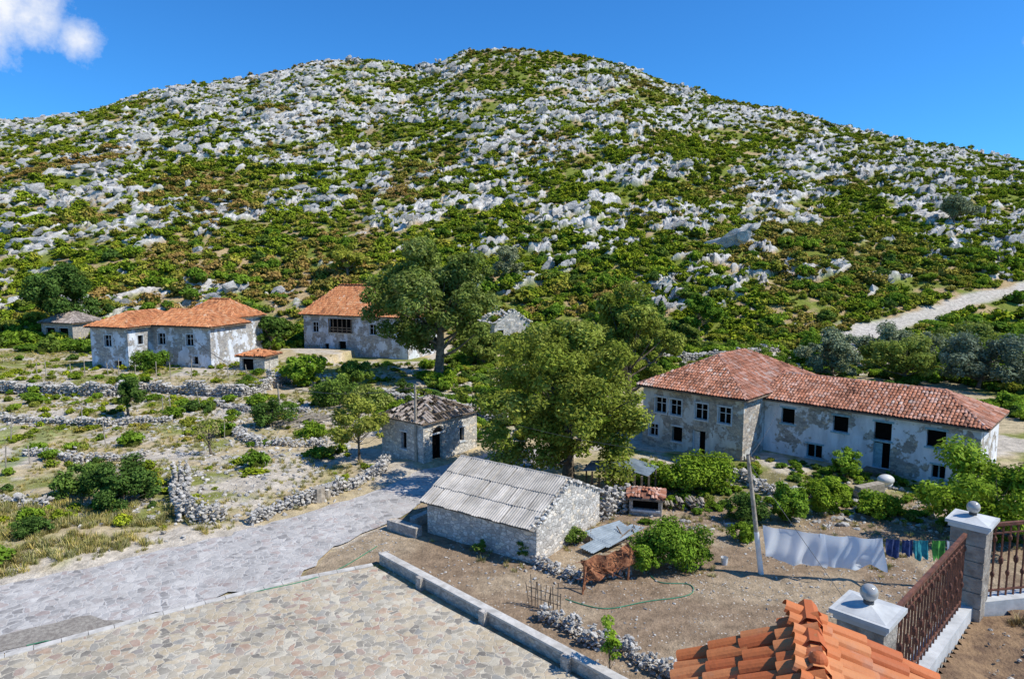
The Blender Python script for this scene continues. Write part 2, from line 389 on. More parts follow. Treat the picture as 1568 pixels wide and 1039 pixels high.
K=[(-33,13.8),(-19.35,24.5),(-14.9,27.65),(-10.05,30.85),(-6.9,32.35)]
for (x1,y1),(x2,y2) in zip(K[:-1],K[1:]):
    L=math.hypot(x2-x1,y2-y1);n=int(L/.8)
    for i in range(n):
        f=(i+.5)/n;mb.box((x1+(x2-x1)*f,y1+(y2-y1)*f,.05),(L/n-.02,.34,.12+rs.rand()*.02),math.atan2(y2-y1,x2-x1))
mb.obj('plaza_kerb',M['concrete'])
# ------------------------------------------------------------ stones
def rocktemplate(sub,seed,cuts=9,flat=(1,1,1)):
    r=np.random.RandomState(seed);bm=bmesh.new();bmesh.ops.create_icosphere(bm,subdivisions=sub,radius=1)
    V=np.array([v.co[:] for v in bm.verts]);F=np.array([[v.index for v in f.verts] for f in bm.faces]);bm.free()
    for i in range(cuts):
        n=r.randn(3);n/=np.linalg.norm(n);d=r.uniform(.35,.8);q=V@n-d;V=V-np.outer(np.maximum(q,0),n)
    V+=r.randn(*V.shape)*.02
    return V*np.array(flat),F
T1=[rocktemplate(2,100+i) for i in range(6)];T0=[rocktemplate(1,200+i,5) for i in range(6)]
def putstones(mb,P,S,hi=False,seed=1):
    r=np.random.RandomState(seed);P=np.asarray(P,float);S=np.asarray(S,float)
    if S.ndim==1: S=np.stack([S*r.uniform(.9,1.5,len(S)),S*r.uniform(.7,1.1,len(S)),S*r.uniform(.5,.8,len(S))],1)
    for k,(V,F) in enumerate(T1 if hi else T0):
        idx=np.arange(len(P))[k::6]
        if len(idx)==0: continue
        a=r.rand(len(idx))*6.28;tl=r.randn(len(idx))*.25
        W=V[None]*S[idx][:,None]
        x,y,z=W[...,0],W[...,1],W[...,2];c,s=np.cos(tl)[:,None],np.sin(tl)[:,None]
        x,z=x*c-z*s,x*s+z*c;c,s=np.cos(a)[:,None],np.sin(a)[:,None]
        W=np.stack([x*c-y*s,x*s+y*c,z],-1)+P[idx][:,None]
        FF=F[None]+(np.arange(len(idx))*len(V))[:,None,None]
        mb.add(W.reshape(-1,3),FF.reshape(-1,F.shape[1]),np.repeat(r.rand(len(idx)),len(F)))
def drystone(name,path,h,th=.5,s=.2,hi=False,mat='stone',jit=.06,seed=1):
    r=np.random.RandomState(seed);P=[]
    for (x1,y1),(x2,y2) in zip(path[:-1],path[1:]):
        L=math.hypot(x2-x1,y2-y1);n=max(1,int(L/(s*1.5)));dx,dy=(x2-x1)/L,(y2-y1)/L
        for i in range(n):
            f=(i+.5)/n;hh=h*(.55+.8*vn(np.array([x1+f*L*.7]),np.array([y1+f*3.]),seed)[0])
            wob=(vn(np.array([x1+f*L*.5]),np.array([y1]),seed+3)[0]-.5)*.7
            bx,by=x1+dx*L*f-dy*wob,y1+dy*L*f+dx*wob;b=hz1(bx,by)
            for j in range(int(hh/(s*1.05))+1):
                for q in(-.5,0,.5) if th>.35 else(-.4,.4):
                    P.append((bx+dx*r.randn()*jit-dy*q*th+r.randn()*jit*.6,by+dy*r.randn()*jit+dx*q*th+r.randn()*jit*.6,b+s*.4+j*s*1.05+r.randn()*.02))
            if r.rand()<.6: P.append((bx+r.randn()*th*1.5,by+r.randn()*th*1.5,b+s*.2))
    mb=MB();P=np.array(P);putstones(mb,P,s*r.uniform(.45,1.15,len(P)),hi,seed);return mb.obj(name,M[mat])
def rubble(name,poly,n,smin,smax,seed=1,mat='stone',hi=False):
    r=np.random.RandomState(seed);A=np.array(poly);lo,hi_=A.min(0),A.max(0)
    x=r.uniform(lo[0],hi_[0],n*2);y=r.uniform(lo[1],hi_[1],n*2);m=inpoly(x,y,poly)&(fbm(x/2.5,y/2.5,2,seed)>.45)
    m&=~(inpoly(x,y,ROAD)|inpoly(x,y,PLAZA))
    x,y=x[m][:n],y[m][:n];S=smin+(smax-smin)*r.rand(len(x))**3
    mb=MB();putstones(mb,np.stack([x,y,height(x,y)+S*.15],1),S,hi,seed);return mb.obj(name,M[mat])
# ------------------------------------------------------------ foliage
def leaves(mb,C_,s,r,asp=.5,out=None,rv=None):
    n=len(C_);s=s*r.uniform(.6,1.3,n)[:,None]
    nn=r.randn(n,3)*.55+np.array([0,0,.7])
    if out is not None: nn=nn+out*.7
    nn/=np.linalg.norm(nn,axis=1)[:,None]
    a=np.cross(nn,r.randn(n,3));a/=np.linalg.norm(a,axis=1)[:,None]+1e-9
    b=np.cross(nn,a)
    V=np.stack([C_-a*s,C_-b*s*asp,C_+a*s,C_+b*s*asp],1).reshape(-1,3)
    mb.add(V,np.arange(n*4).reshape(n,4)[:,::-1],r.rand(n) if rv is None else rv)
def clumpleaves(mb,cen,rad,n,s,r,asp=.5,flat=.75):
    k=len(cen);p=rad**2;idx=r.choice(k,n,p=p/p.sum());d=r.randn(n,3);d/=np.linalg.norm(d,axis=1)[:,None]
    rr=rad[idx]*(r.rand(n)**.45)
    P=cen[idx]+d*rr[:,None]*np.array([1,1,flat]);cr=r.rand(k)
    leaves(mb,P,s,r,asp,out=d,rv=np.clip(.62*r.rand(n)+.38*cr[idx],0,1));return P
def shrubvar(name,seed,mat,n=240,s=.13,tall=.85):
    r=np.random.RandomState(seed);mb=MB();k=13
    a=r.rand(k)*6.28;q=r.rand(k)**.6;cen=np.stack([np.cos(a)*q*.72,np.sin(a)*q*.72,(.25+.5*(1-q*.8)*r.uniform(.6,1.2,k))*tall],1)
    clumpleaves(mb,cen,r.uniform(.2,.36,k),n,s,r,.6)
    o=mb.obj(name,mat,link=False)
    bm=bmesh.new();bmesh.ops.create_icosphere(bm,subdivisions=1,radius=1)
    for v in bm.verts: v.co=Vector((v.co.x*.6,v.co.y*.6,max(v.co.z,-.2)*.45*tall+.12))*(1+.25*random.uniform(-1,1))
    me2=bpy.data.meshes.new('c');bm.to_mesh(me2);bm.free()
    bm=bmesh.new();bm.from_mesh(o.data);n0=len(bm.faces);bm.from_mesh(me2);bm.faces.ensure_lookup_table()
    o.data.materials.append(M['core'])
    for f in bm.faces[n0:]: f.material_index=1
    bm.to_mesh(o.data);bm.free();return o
def coll(name,objs):
    c=bpy.data.collections.new(name)
    for o in objs: c.objects.link(o)
    return c
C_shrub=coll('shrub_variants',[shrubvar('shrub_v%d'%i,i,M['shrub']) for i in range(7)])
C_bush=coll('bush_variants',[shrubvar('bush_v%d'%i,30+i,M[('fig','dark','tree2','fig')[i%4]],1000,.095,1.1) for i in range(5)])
def rockvar(name,seed):
    r=np.random.RandomState(seed);mb=MB()
    for i in range(8):
        V,F=rocktemplate(2,seed*31+i,12)
        sc=np.array([r.uniform(.35,.85),r.uniform(.14,.30),r.uniform(.2,.5)])*r.uniform(.6,1.25);V=V*sc
        t=.6+r.randn()*.15;V=np.stack([V[:,0]*math.cos(t)-V[:,2]*math.sin(t),V[:,1],V[:,0]*math.sin(t)+V[:,2]*math.cos(t)],1)
        mb.add(V+np.array([r.randn()*.65,r.randn()*.3,r.uniform(-.15,.12)]),F,r.rand())
    return mb.obj(name,M['rock'],link=False)
C_rock=coll('rock_variants',[rockvar('rock_v%d'%i,i+1) for i in range(8)])
def tuft(name,seed,mat):
    r=np.random.RandomState(seed);mb=MB();n=46
    a=r.rand(n)*6.28;q=r.rand(n)*.5;b=np.stack([np.cos(a)*q,np.sin(a)*q,np.zeros(n)],1);h=r.uniform(.3,1,n)
    d=np.stack([np.cos(a+r.randn(n)),np.sin(a+r.randn(n)),0*a],1)*.35;w=np.stack([-np.sin(a),np.cos(a),0*a],1)*.04
    tp=b+d*h[:,None]+np.array([0,0,1])*h[:,None]*.8
    V=np.stack([b-w,b+w,tp+w*.3,tp-w*.3],1).reshape(-1,3);mb.add(V,np.arange(n*4).reshape(n,4),r.rand(n));return mb.obj(name,mat,link=False)
C_grass=coll('grass_variants',[tuft('tuft_v%d'%i,i,M['grass']) for i in range(5)])
def scatter(name,P,S,coll_,nvar,seed=1,rotz=None,tilt=.1):
    r=np.random.RandomState(seed);n=len(P);me=bpy.data.meshes.new(name);me.vertices.add(n);me.vertices.foreach_set('co',np.asarray(P,float).ravel())
    S=np.asarray(S,float)
    if S.ndim==1: S=np.stack([S*r.uniform(.8,1.25,n),S*r.uniform(.8,1.25,n),S*r.uniform(.7,1.2,n)],1)
    rz=r.rand(n)*6.28 if rotz is None else rotz+r.randn(n)*.35
    R=np.stack([r.randn(n)*tilt,r.randn(n)*tilt,rz],1)
    for nm,d in(('scl',S),('rot',R)):
        a=me.attributes.new(nm,'FLOAT_VECTOR','POINT');a.data.foreach_set('vector',d.astype(np.float32).ravel())
    a=me.attributes.new('idx','INT','POINT');a.data.foreach_set('value',r.randint(0,nvar,n).astype(np.int32))
    o=bpy.data.objects.new(name,me);scene.collection.objects.link(o)
    g=bpy.data.node_groups.new(name,'GeometryNodeTree')
    g.interface.new_socket('Geometry',in_out='INPUT',socket_type='NodeSocketGeometry');g.interface.new_socket('Geometry',in_out='OUTPUT',socket_type='NodeSocketGeometry')
    N=g.nodes;gi=N.new('NodeGroupInput');go=N.new('NodeGroupOutput');ip=N.new('GeometryNodeInstanceOnPoints');ci=N.new('GeometryNodeCollectionInfo')
    ci.inputs['Collection'].default_value=coll_;ci.inputs['Separate Children'].default_value=True;ci.inputs['Reset Children'].default_value=True
    def at(nm,ty):
        q=N.new('GeometryNodeInputNamedAttribute');q.data_type=ty;q.inputs['Name'].default_value=nm;return [x for x in q.outputs if x.enabled and x.name=='Attribute'][0]
    L=g.links.new
    L(gi.outputs[0],ip.inputs['Points']);L(ci.outputs[0],ip.inputs['Instance']);ip.inputs['Pick Instance'].default_value=True
    L(at('idx','INT'),ip.inputs['Instance Index']);L(at('rot','FLOAT_VECTOR'),ip.inputs['Rotation']);L(at('scl','FLOAT_VECTOR'),ip.inputs['Scale'])
    L(ip.outputs[0],go.inputs[0])
    m=o.modifiers.new('scatter','NODES');m.node_group=g;return o
r=np.random.RandomState(5)
def hillpts(n,ymin=113,ymax=372):
    y=ymin+(ymax-ymin)*r.rand(n);x=(r.rand(n)*2-1)*(y*.86+15)
    keep=r.rand(n)<(y/ymax)*1.0+.12
    return x[keep],y[keep]
x,y=hillpts(60000);m=rockmask(x,y);pd=pathdist(x,y,TRACK)
keep=(r.rand(len(x))<np.clip(m*.30+.026*sm(118,140,y),0,1))&(pd>4);x,y=x[keep],y[keep]
S=np.clip(r.lognormal(.05,.5,len(x)),.3,3.2)*1.35
S=np.where(rockmask(x,y)<.3,S*.6,S)
scatter('limestone_outcrops',np.stack([x,y,height(x,y)-.12*S],1),S,C_rock,8,2,rotz=.5,tilt=.14)
x,y=hillpts(76000);m=rockmask(x,y);pd=pathdist(x,y,TRACK)
dn=fbm(x/14,y/14,3,90)
keep=(r.rand(len(x))<(1-m*.62)*(.55+1.0*sm(.35,.6,dn)))&(pd>2.6);x,y=x[keep],y[keep]
S=np.clip(r.lognormal(.16,.40,len(x)),.45,3.0)*(1-.22*sm(200,330,y))
scatter('hillside_scrub',np.stack([x,y,height(x,y)-.08],1),S,C_shrub,7,3)
n=1300;y=104+r.rand(n)**1.3*66;x=(r.rand(n)*2-1)*(y*.85+10);pd=pathdist(x,y,TRACK)
HOUSEZ=[(-62,84),(-34,84),(-34,104),(-62,104)];CH=[(-38,103),(-12,96),(-8,122),(-34,126)]
keep=(pd>3.6)&(fbm(x/12,y/12,3,95)>.42)&~inpoly(x,y,HOUSEZ)&~inpoly(x,y,CH)&~((abs(x)<7)&(y<124));x,y=x[keep],y[keep]
scatter('foothill_bushes',np.stack([x,y,height(x,y)-.1],1),r.uniform(1.0,2.7,len(x)),C_bush,5,4)
def polyscatter(name,poly,n,smin,smax,c,nv,seed,thr=.4,sc=3.,excl=()):
    q=np.random.RandomState(seed);A=np.array(poly);lo,h=A.min(0),A.max(0);x=q.uniform(lo[0],h[0],n);y=q.uniform(lo[1],h[1],n)
    m=inpoly(x,y,poly)&(fbm(x/sc,y/sc,3,seed)>thr)&~(inpoly(x,y,ROAD)|inpoly(x,y,PLAZA))
    for e_ in excl: m&=~inpoly(x,y,e_)
    x,y=x[m],y[m]
    scatter(name,np.stack([x,y,height(x,y)-.02],1),q.uniform(smin,smax,len(x)),c,nv,seed)
FIELD=[(-28,28),(-24.9,30.4),(-21,32.6),(-16.4,36.5),(-13.2,39.5),(-9,45),(-12,52),(-14,62),(-14,100),(-90,108),(-100,70),(-60,30)]
BLOCK=[(10.4,55.3),(17,48.6),(20,51.5),(30,41.8),(35,47),(28,62),(20,66)]
polyscatter('field_grass',FIELD,26000,.15,.42,C_grass,5,11,.46)
polyscatter('roadside_grass',[(-30,28),(-24.9,30.4),(-16.8,36.4),(-22,41),(-30,42),(-48,40)],5500,.25,.6,C_grass,5,18,.42,2.)
polyscatter('field_weeds',FIELD,2900,.2,.8,C_shrub,7,12,.52)
polyscatter('field_bushes',FIELD,750,.4,1.4,C_bush,5,19,.52,4,(HOUSEZ,))
polyscatter('village_undergrowth',[(-14,62),(-8,56),(0,56),(9,58),(14,70),(40,62),(60,60),(90,100),(90,112),(-14,112)],2500,.4,1.5,C_bush,5,13,.38,6,(CH,BLOCK))
polyscatter('yard_weeds',[(6,37),(16,41),(27,35),(33,38),(31,42),(18,50),(9,50),(5,46)],1300,.15,.5,C_bush,5,14,.46,3,(BLOCK,))
polyscatter('yard_grass',[(-5,35),(2,30.5),(6,35),(10,30),(26,27),(33,38),(20,48),(9,52),(4,40)],3000,.12,.35,C_grass,5,15,.48)
# ------------------------------------------------------------ trees
def tree(name,x,y,H,R,zb,seed,mat,nleaf,ls,nc=40,tr=.3,cx=0,cy=0,crad=.27,Ry=None,asp=.5):
    q=np.random.RandomState(seed);g=hz1(x,y);e=empty(name);Ry=Ry or R
    cen=[];zc=(H+zb)/2;hzr=(H-zb)/2
    while len(cen)<nc:
        d=q.randn(3);d/=np.linalg.norm(d);k=q.rand()**.4*.88
        lob=.74+.52*vn(np.array([d[0]*1.8+5+seed]),np.array([d[2]*1.8+d[1]*1.3+5]),seed)[0]
        w=1-.25*max(0,d[2])
        cen.append((x+cx+d[0]*R*k*lob*w,y+cy+d[1]*Ry*k*lob*w,g+zc+d[2]*hzr*k*min(lob,1.05)))
    cen=np.array(cen);rad=R*crad*q.uniform(.45,1.2,nc)
    mb=MB();clumpleaves(mb,cen,rad,nleaf,ls,q,asp);mb.obj('foliage',M[mat],e)
    b=MB();top=np.array([x+cx*.7,y+cy*.7,g+zc+hzr*.35]);bot=np.array([x,y,g-.1])
    kk=np.array([q.randn()*.04*H,q.randn()*.04*H,0])
    def tp(f): return bot+(top-bot)*f+kk*math.sin(f*3.1)
    b.tube([tp(f) for f in np.linspace(0,1,7)],[tr*1.35,tr,tr*.85,tr*.7,tr*.5,tr*.33,tr*.15],8)
    for c in cen[:min(nc,34)]:
        f=np.clip((c[2]-g)/(top[2]-g)*.55+q.uniform(-.1,.1),.18,.9);p0=tp(f);mid=p0+(c-p0)*.5+np.array([0,0,-.04*H])*q.rand()
        rr=tr*.42*(1-f*.6);b.tube([p0,mid,c],[rr,rr*.6,rr*.2],5)
    b.obj('trunk_and_limbs',M['bark'],e,True);return e
tree('plane_tree',-9.5,86.5,18.3,9.3,2.0,1,'tree',46000,.25,120,.6,cx=-.2,crad=.19)
tree('walnut_tree',3.9,45.9,12.6,6.9,-.2,2,'tree2',56000,.15,150,.38,cx=-.2,crad=.17)
tree('walnut_tree',11.3,64.6,14.0,5.2,1.6,3,'tree2',24000,.19,70,.35,cx=-.3,crad=.21)
tree('broadleaf_tree',-80,121,12,6.5,1.5,4,'dark',18000,.28,40,.35)
tree('orange_tree',-37,64.6,4.3,2.1,.9,5,'dark',6500,.13,26,.12)
tree('young_walnut_tree',-11.6,50.5,4.9,2.5,1.0,6,'tree',6000,.13,30,.10)
tree('bare_tree',-23.2,51.4,3.3,1.3,1.2,7,'grass',500,.08,18,.10)
tree('hill_tree',-34.6,145,8,4.5,.8,8,'tree2',9000,.25,30,.25)
tree('olive_tree',-1.2,140,8.5,4,1,9,'olive',8000,.22,30,.3)
tree('olive_tree',122,191,8,6,1,10,'olive',9000,.32,34,.4)
for i,(x_,y_,h_,r_,mt) in enumerate([(-43,113,8,4,'dark'),(-38,110,6,3.2,'dark'),(-46,118,7,4,'fig'),(-62,112,6,4,'dark'),(-68,116,5,4,'fig'),(-88,110,6,5,'dark'),(-30,128,6,4,'dark'),(15,112,7,4,'fig'),(24,118,7,4.5,'dark'),(33,119,8,4.5,'fig'),(20,95,6,4,'tree2'),(4,104,6,4,'fig'),(-4,98,6,4,'tree'),(10,86,7,3.6,'tree'),(-20,128,5,3.5,'tree'),(28,108,5,3,'tree2'),(-37,103,6.5,3,'dark'),(-25,82,4,3,'fig'),(-19,80,3.5,2.6,'dark'),(-60,104,5,3.5,'dark')]):
    tree('broadleaf_tree',x_,y_,h_,r_,.6,40+i,mt,7000,.26,34,.2,crad=.24)
for i,(x_,y_,h_,r_) in enumerate([(40,84,6.5,4.5),(47,81,7,5),(54,78,7.5,5.5),(62,80,7,5.5),(52,92,7,5.5),(64,96,7,6),(76,92,8,6.5),(44,96,5.5,4.5),(58,70,6,5)]):
    tree('olive_tree',x_,y_,h_,r_,.0,60+i,('olive','tree','olive','fig')[i%4],10000,.2,44,.22,crad=.23)
def bush(name,x,y,R,H,seed,mat,n,ls,Ry=None):
    return tree(name,x,y,H,R,.05,seed,mat,n,ls,30,.06,Ry=Ry,crad=.32)
bush('fig_bush',26.0,35.6,3.6,5.2,80,'fig',16000,.13);bush('fig_bush',30.5,36.0,3.6,5.8,81,'dark',13000,.14)
bush('grape_bush',12.3,43.2,2.9,2.5,82,'fig',11000,.11,1.6);bush('elder_bush',8.0,32.4,2.2,2.2,83,'fig',11000,.09,1.3)
bush('elder_bush',6.4,31.6,1.1,1.5,84,'fig',4500,.08);bush('dark_bush',13.6,38.2,1.4,1.8,85,'dark',4500,.1)
bush('elder_bush',16,38.2,1.3,2.3,86,'fig',5500,.1);bush('elder_bush',19.0,40,1.7,2.2,87,'fig',7000,.1)
bush('dark_bush',-24,40.6,2.4,3.2,88,'dark',10000,.11);bush('dark_bush',-27.5,42.5,1.8,2.2,89,'dark',5000,.11)
bush('dark_bush',-26,35.6,1.2,1.0,90,'dark',3500,.09);bush('nettle_bush',3.2,35.3,.9,.9,91,'dark',2500,.07)
bush('nettle_bush',-1.6,33.8,.4,.8,92,'dark',900,.06);bush('nettle_bush',.6,33.1,.5,1.1,93,'dark',1200,.06)
bush('grape_vine',-46.5,86.6,2.8,2.8,94,'fig',5000,.15,1.2);bush('vine_bush',22.6,44.9,1.1,2.2,95,'fig',3000,.1)
bush('dark_bush',-21.5,60,2,2.6,96,'dark',4000,.13);bush('dark_bush',-17,57,1.5,1.5,97,'fig',3000,.12)
bush('dark_bush',-18.5,70,3,3.2,98,'dark',5000,.15);bush('dark_bush',-14,66,2.4,2.4,99,'tree',4000,.15)
bush('elder_bush',21.6,38.8,1.4,1.5,101,'fig',5000,.1);bush('elder_bush',10.2,44.6,1.6,1.7,102,'fig',5000,.1)
bush('elder_bush',12.6,35.4,.9,1.0,104,'fig',3000,.08)
tree('fig_sapling',3.6,23.3,2.9,.42,.4,100,'fig',900,.07,18,.03,crad=.5)
# ------------------------------------------------------------ buildings
def panel(mb,dk,fr,A,B,zb,zt,ops=(),gable=None,cell=.35,disp=.05,seed=0,depth=.3):
    A=np.array(A,float);B=np.array(B,float);L=np.linalg.norm(B-A);d=(B-A)/L;n=np.array([d[1],-d[0]])
    def br(a,b,pts):
        p=sorted(set([a,b]+[q for q in pts if a<q<b]));o=[]
        for i in range(len(p)-1): o+=list(np.linspace(p[i],p[i+1],max(2,int((p[i+1]-p[i])/cell)+2)))[:-1]
        return np.array(o+[b])
    s=br(0,L,[q for o in ops for q in o[:2]]);top=zt+(gable if gable else 0);z=br(zb,top,[q for o in ops for q in o[2:4]]+[zt])
    S,Z_=np.meshgrid(s,z)
    if gable: Z_=np.minimum(Z_,zt+gable*(1-abs(S-L/2)/(L/2)))
    ed=np.clip(np.minimum(S,L-S)/.3,0,1)
    D=(fbm(S*1.3+seed,Z_*1.3,3,seed)-.5)*2*disp*ed
    for o in ops: D=D*np.clip(np.maximum(np.maximum(o[0]-S,S-o[1]),np.maximum(o[2]-Z_,Z_-o[3]))/.3,0,1)
    P=np.stack([A[0]+d[0]*S+n[0]*D,A[1]+d[1]*S+n[1]*D,Z_],-1)
    I=np.arange(S.size).reshape(S.shape);F=np.stack([I[:-1,:-1],I[:-1,1:],I[1:,1:],I[1:,:-1]],-1).reshape(-1,4)
    cs=(S[:-1,:-1]+S[1:,1:]).ravel()/2;cz=(Z_[:-1,:-1]+Z_[1:,1:]).ravel()/2
    ok=np.ones(len(F),bool)
    for o in ops: ok&=~((cs>o[0])&(cs<o[1])&(cz>o[2])&(cz<o[3]))
    if gable: ok&=(Z_[1:,:-1]-Z_[:-1,:-1]+Z_[1:,1:]-Z_[:-1,1:]).ravel()>1e-5
    mb.add(P.reshape(-1,3),F[ok],.5)
    def pt(a,b,z): return [A[0]+d[0]*a-n[0]*b,A[1]+d[1]*a-n[1]*b,z]
    for o in ops:
        s0,s1,z0,z1,k=o[:5];w=depth
        mb.add([pt(s0,0,z0),pt(s0,0,z1),pt(s0,w,z1),pt(s0,w,z0)],[0,1,2,3]);mb.add([pt(s1,0,z0),pt(s1,w,z0),pt(s1,w,z1),pt(s1,0,z1)],[0,1,2,3])
        mb.add([pt(s0,0,z0),pt(s0,w,z0),pt(s1,w,z0),pt(s1,0,z0)],[0,1,2,3]);mb.add([pt(s0,0,z1),pt(s1,0,z1),pt(s1,w,z1),pt(s0,w,z1)],[0,1,2,3])
        dk.add([pt(s0,w,z0),pt(s1,w,z0),pt(s1,w,z1),pt(s0,w,z1)],[0,1,2,3])
        a=.07
        if k in'wf':
            for p,q in(((s0,z0),(s1,z0)),((s0,z1),(s1,z1)),((s0,z0),(s0,z1)),((s1,z0),(s1,z1)),(((s0+s1)/2,z0),((s0+s1)/2,z1))):
                fr.tube([pt(p[0],w-.1,p[1]),pt(q[0],w-.1,q[1])],a*.7,4)
            if k=='w': fr.tube([pt(s0,w-.1,z0+(z1-z0)*.62),pt(s1,w-.1,z0+(z1-z0)*.62)],a*.5,4)
        if k in 'wfso':
            for p,q in(((s0-.12,z0-.06),(s1+.12,z0-.06)),((s0-.12,z1+.06),(s1+.12,z1+.06))):
                fr.tube([pt(p[0],-.0,p[1]),pt(q[0],-.0,q[1])],.085,4)
        if k in 'sw':
            for p in(s0-.06,s1+.06): fr.tube([pt(p,0.02,z0),pt(p,0.02,z1)],.075,4)
        if k=='d':
            fr.add([pt(s0+.05,w-.12,z0),pt((s0+s1)/2,w-.12,z0),pt((s0+s1)/2,w-.12,z1-.1),pt(s0+.05,w-.12,z1-.1)],[0,1,2,3])
            for p in(s0,s1): fr.tube([pt(p,w-.15,z0),pt(p,w-.15,z1)],.07,4)
def tiles(mb,E0,E1,T0,T1_,cw=.2,cl=.36,rad=.10,kind='b',seed=0,miss=0,arcn=5,base=True):
    q=np.random.RandomState(seed);E0,E1,T0,T1_=[np.array(p,float) for p in(E0,E1,T0,T1_)]
    e=E1-E0;W=np.linalg.norm(e);e/=W;a=T0-E0;a0=a@e;up=a-a0*e;Hh=np.linalg.norm(up);up/=Hh;n=np.cross(e,up)
    b0=(T1_-E0)@e
    if base:
        mb.add([E0,E1,T1_,T0] if np.linalg.norm(T1_-T0)>.01 else [E0,E1,T0],[0,1,2,3] if np.linalg.norm(T1_-T0)>.01 else [0,1,2],.0)
    cu,cv=np.meshgrid(np.arange(cw/2,W,cw),np.arange(-.05,Hh-cl*.3,cl));cu=cu.ravel();cv=cv.ravel()
    f=(cv+cl/2)/Hh;lo=a0*f;hi=W+(b0-W)*f;m=(cu>lo)&(cu<hi)&(q.rand(len(cu))>miss);cu,cv=cu[m],cv[m];N=len(cu)
    if kind=='b':
        an=np.linspace(0,math.pi,arcn);tx=-np.cos(an)*rad;tz=np.sin(an)*rad*.85
    else:
        tx=np.linspace(-cw/2,cw/2,13);tz=.03+.022*np.cos(np.linspace(0,3*2*math.pi,13));arcn=13
    jit=q.randn(N,2)*(.012 if kind=='b' else .02);ang=q.randn(N)*(.035 if kind=='b' else .01)
    U=np.stack([np.tile(tx,(N,1)),np.tile(tx*.86 if kind=='b' else tx,(N,1))],1);Vv=np.stack([np.zeros((N,arcn)),np.full((N,arcn),cl*1.12)],1)
    sag=(fbm((E0[0]+cu)/2.5,(E0[1]+cv)/2.5,2,seed)-.5)*.10*(kind=='b' and miss==0 and cw>.19)
    Zz=np.stack([np.tile(tz+.035,(N,1)),np.tile(tz,(N,1))],1)+.03+q.rand(N,1,1)*.012+np.maximum(sag,-.02)[:,None,None]
    Ux=U*np.cos(ang)[:,None,None]-Vv*np.sin(ang)[:,None,None]+(cu+jit[:,0])[:,None,None];Vx=Vv+U*np.sin(ang)[:,None,None]+(cv+jit[:,1])[:,None,None]
    P=E0+Ux[...,None]*e+Vx[...,None]*up+Zz[...,None]*n
    F=np.array([[j,j+1,arcn+j+1,arcn+j] for j in range(arcn-1)]);FF=F[None]+(np.arange(N)*2*arcn)[:,None,None]
    ra=np.clip(q.rand(N)*.75+.45*(fbm(cu/1.5,cv/1.5,2,seed)-.25),0,1)
    mb.add(P.reshape(-1,3),FF.reshape(-1,4),np.repeat(ra,arcn-1))
def cap(mb,P0,P1,rad=.14,step=.4,seed=0):
    q=np.random.RandomState(seed);P0=np.array(P0,float);P1=np.array(P1,float);L=np.linalg.norm(P1-P0);n=max(1,int(L/step));d=(P1-P0)/L
    for i in range(n): mb.tube([P0+d*(i*L/n)+np.array([0,0,.02]),P0+d*((i+1)*L/n+.05)+np.array([0,0,.0])],[rad,rad*.85],8,q.rand())
class House:
    def __init__(s,name,wall,roof,frame='frame'): s.e=empty(name);s.n=name;s.w=MB();s.d=MB();s.f=MB();s.r=MB();s.t=MB();s.ms=(wall,roof,frame)
    def done(s):
        s.w.obj('walls',M[s.ms[0]],s.e);s.d.obj('openings',M['void'],s.e);s.f.obj('frames',M[s.ms[2]],s.e);s.r.obj('roof_tiles',M[s.ms[1]],s.e);s.t.obj('timber',M['wood'],s.e)
gabsides='rl'
def rect(h,o,a,la,lb,zb,zt,ops={},seed=0,gab=None,disp=.05,cell=.35):
    o=np.array(o,float);a=np.array(a,float);a/=np.linalg.norm(a);b=np.array([-a[1],a[0]])
    c=[o,o+a*la,o+a*la+b*lb,o+b*lb]
    for i,k in enumerate('frbl'):
        g=gab if (gab and k in gabsides) else None
        panel(h.w,h.d,h.f,c[i],c[(i+1)%4],zb,zt,ops.get(k,()),g,seed=seed+i,disp=disp,cell=cell)
    return a,b,c
def hip(h,c,a,b,la,lb,ze,zr,ov=.4,hl=None,hr=None,along='a',seed=0,kw={}):
    A3=lambda p,z:np.array([p[0],p[1],z])
    E=[A3(c[0]-a*ov-b*ov,ze),A3(c[1]+a*ov-b*ov,ze),A3(c[2]+a*ov+b*ov,ze),A3(c[3]-a*ov+b*ov,ze)]
    if along=='a':
        hl=lb/2 if hl is None else hl;hr=lb/2 if hr is None else hr
        R0=A3(c[0]+b*lb/2+a*(hl-(ov if hl==0 else 0)),zr);R1=A3(c[1]+b*lb/2-a*(hr-(ov if hr==0 else 0)),zr)
        faces=[(E[0],E[1],R0,R1)]+([(E[1],E[2],R1,R1)] if hr else [])+[(E[2],E[3],R1,R0)]+([(E[3],E[0],R0,R0)] if hl else [])
        hips=[(E[0],R0),(E[3],R0),(E[1],R1),(E[2],R1)]
    else:
        hl=la/2 if hl is None else hl;hr=la/2 if hr is None else hr
        R0=A3(c[0]+a*la/2+b*hl,zr);R1=A3(c[3]+a*la/2-b*hr,zr)
        faces=[(E[0],E[1],R0,R0),(E[1],E[2],R0,R1),(E[2],E[3],R1,R1),(E[3],E[0],R1,R0)];hips=[(E[0],R0),(E[1],R0),(E[2],R1),(E[3],R1)]
    for i,f in enumerate(faces): tiles(h.r,*f,seed=seed+i,**kw)
    if np.linalg.norm(R1-R0)>.3: cap(h.r,R0,R1,seed=seed)
    for p,q in hips: cap(h.r,p,q,.12,seed=seed)
    for i in range(4): h.t.tube([E[i]-[0,0,.09],E[(i+1)%4]-[0,0,.09]],.07,4)
    h.t.add([e-np.array([0,0,.1]) for e in E],[3,2,1,0])
a=np.array([.722,-.692])
h=House('stone_farmhouse','w_house','tileold')
o=np.array([10.8,55.25])
L=8.65
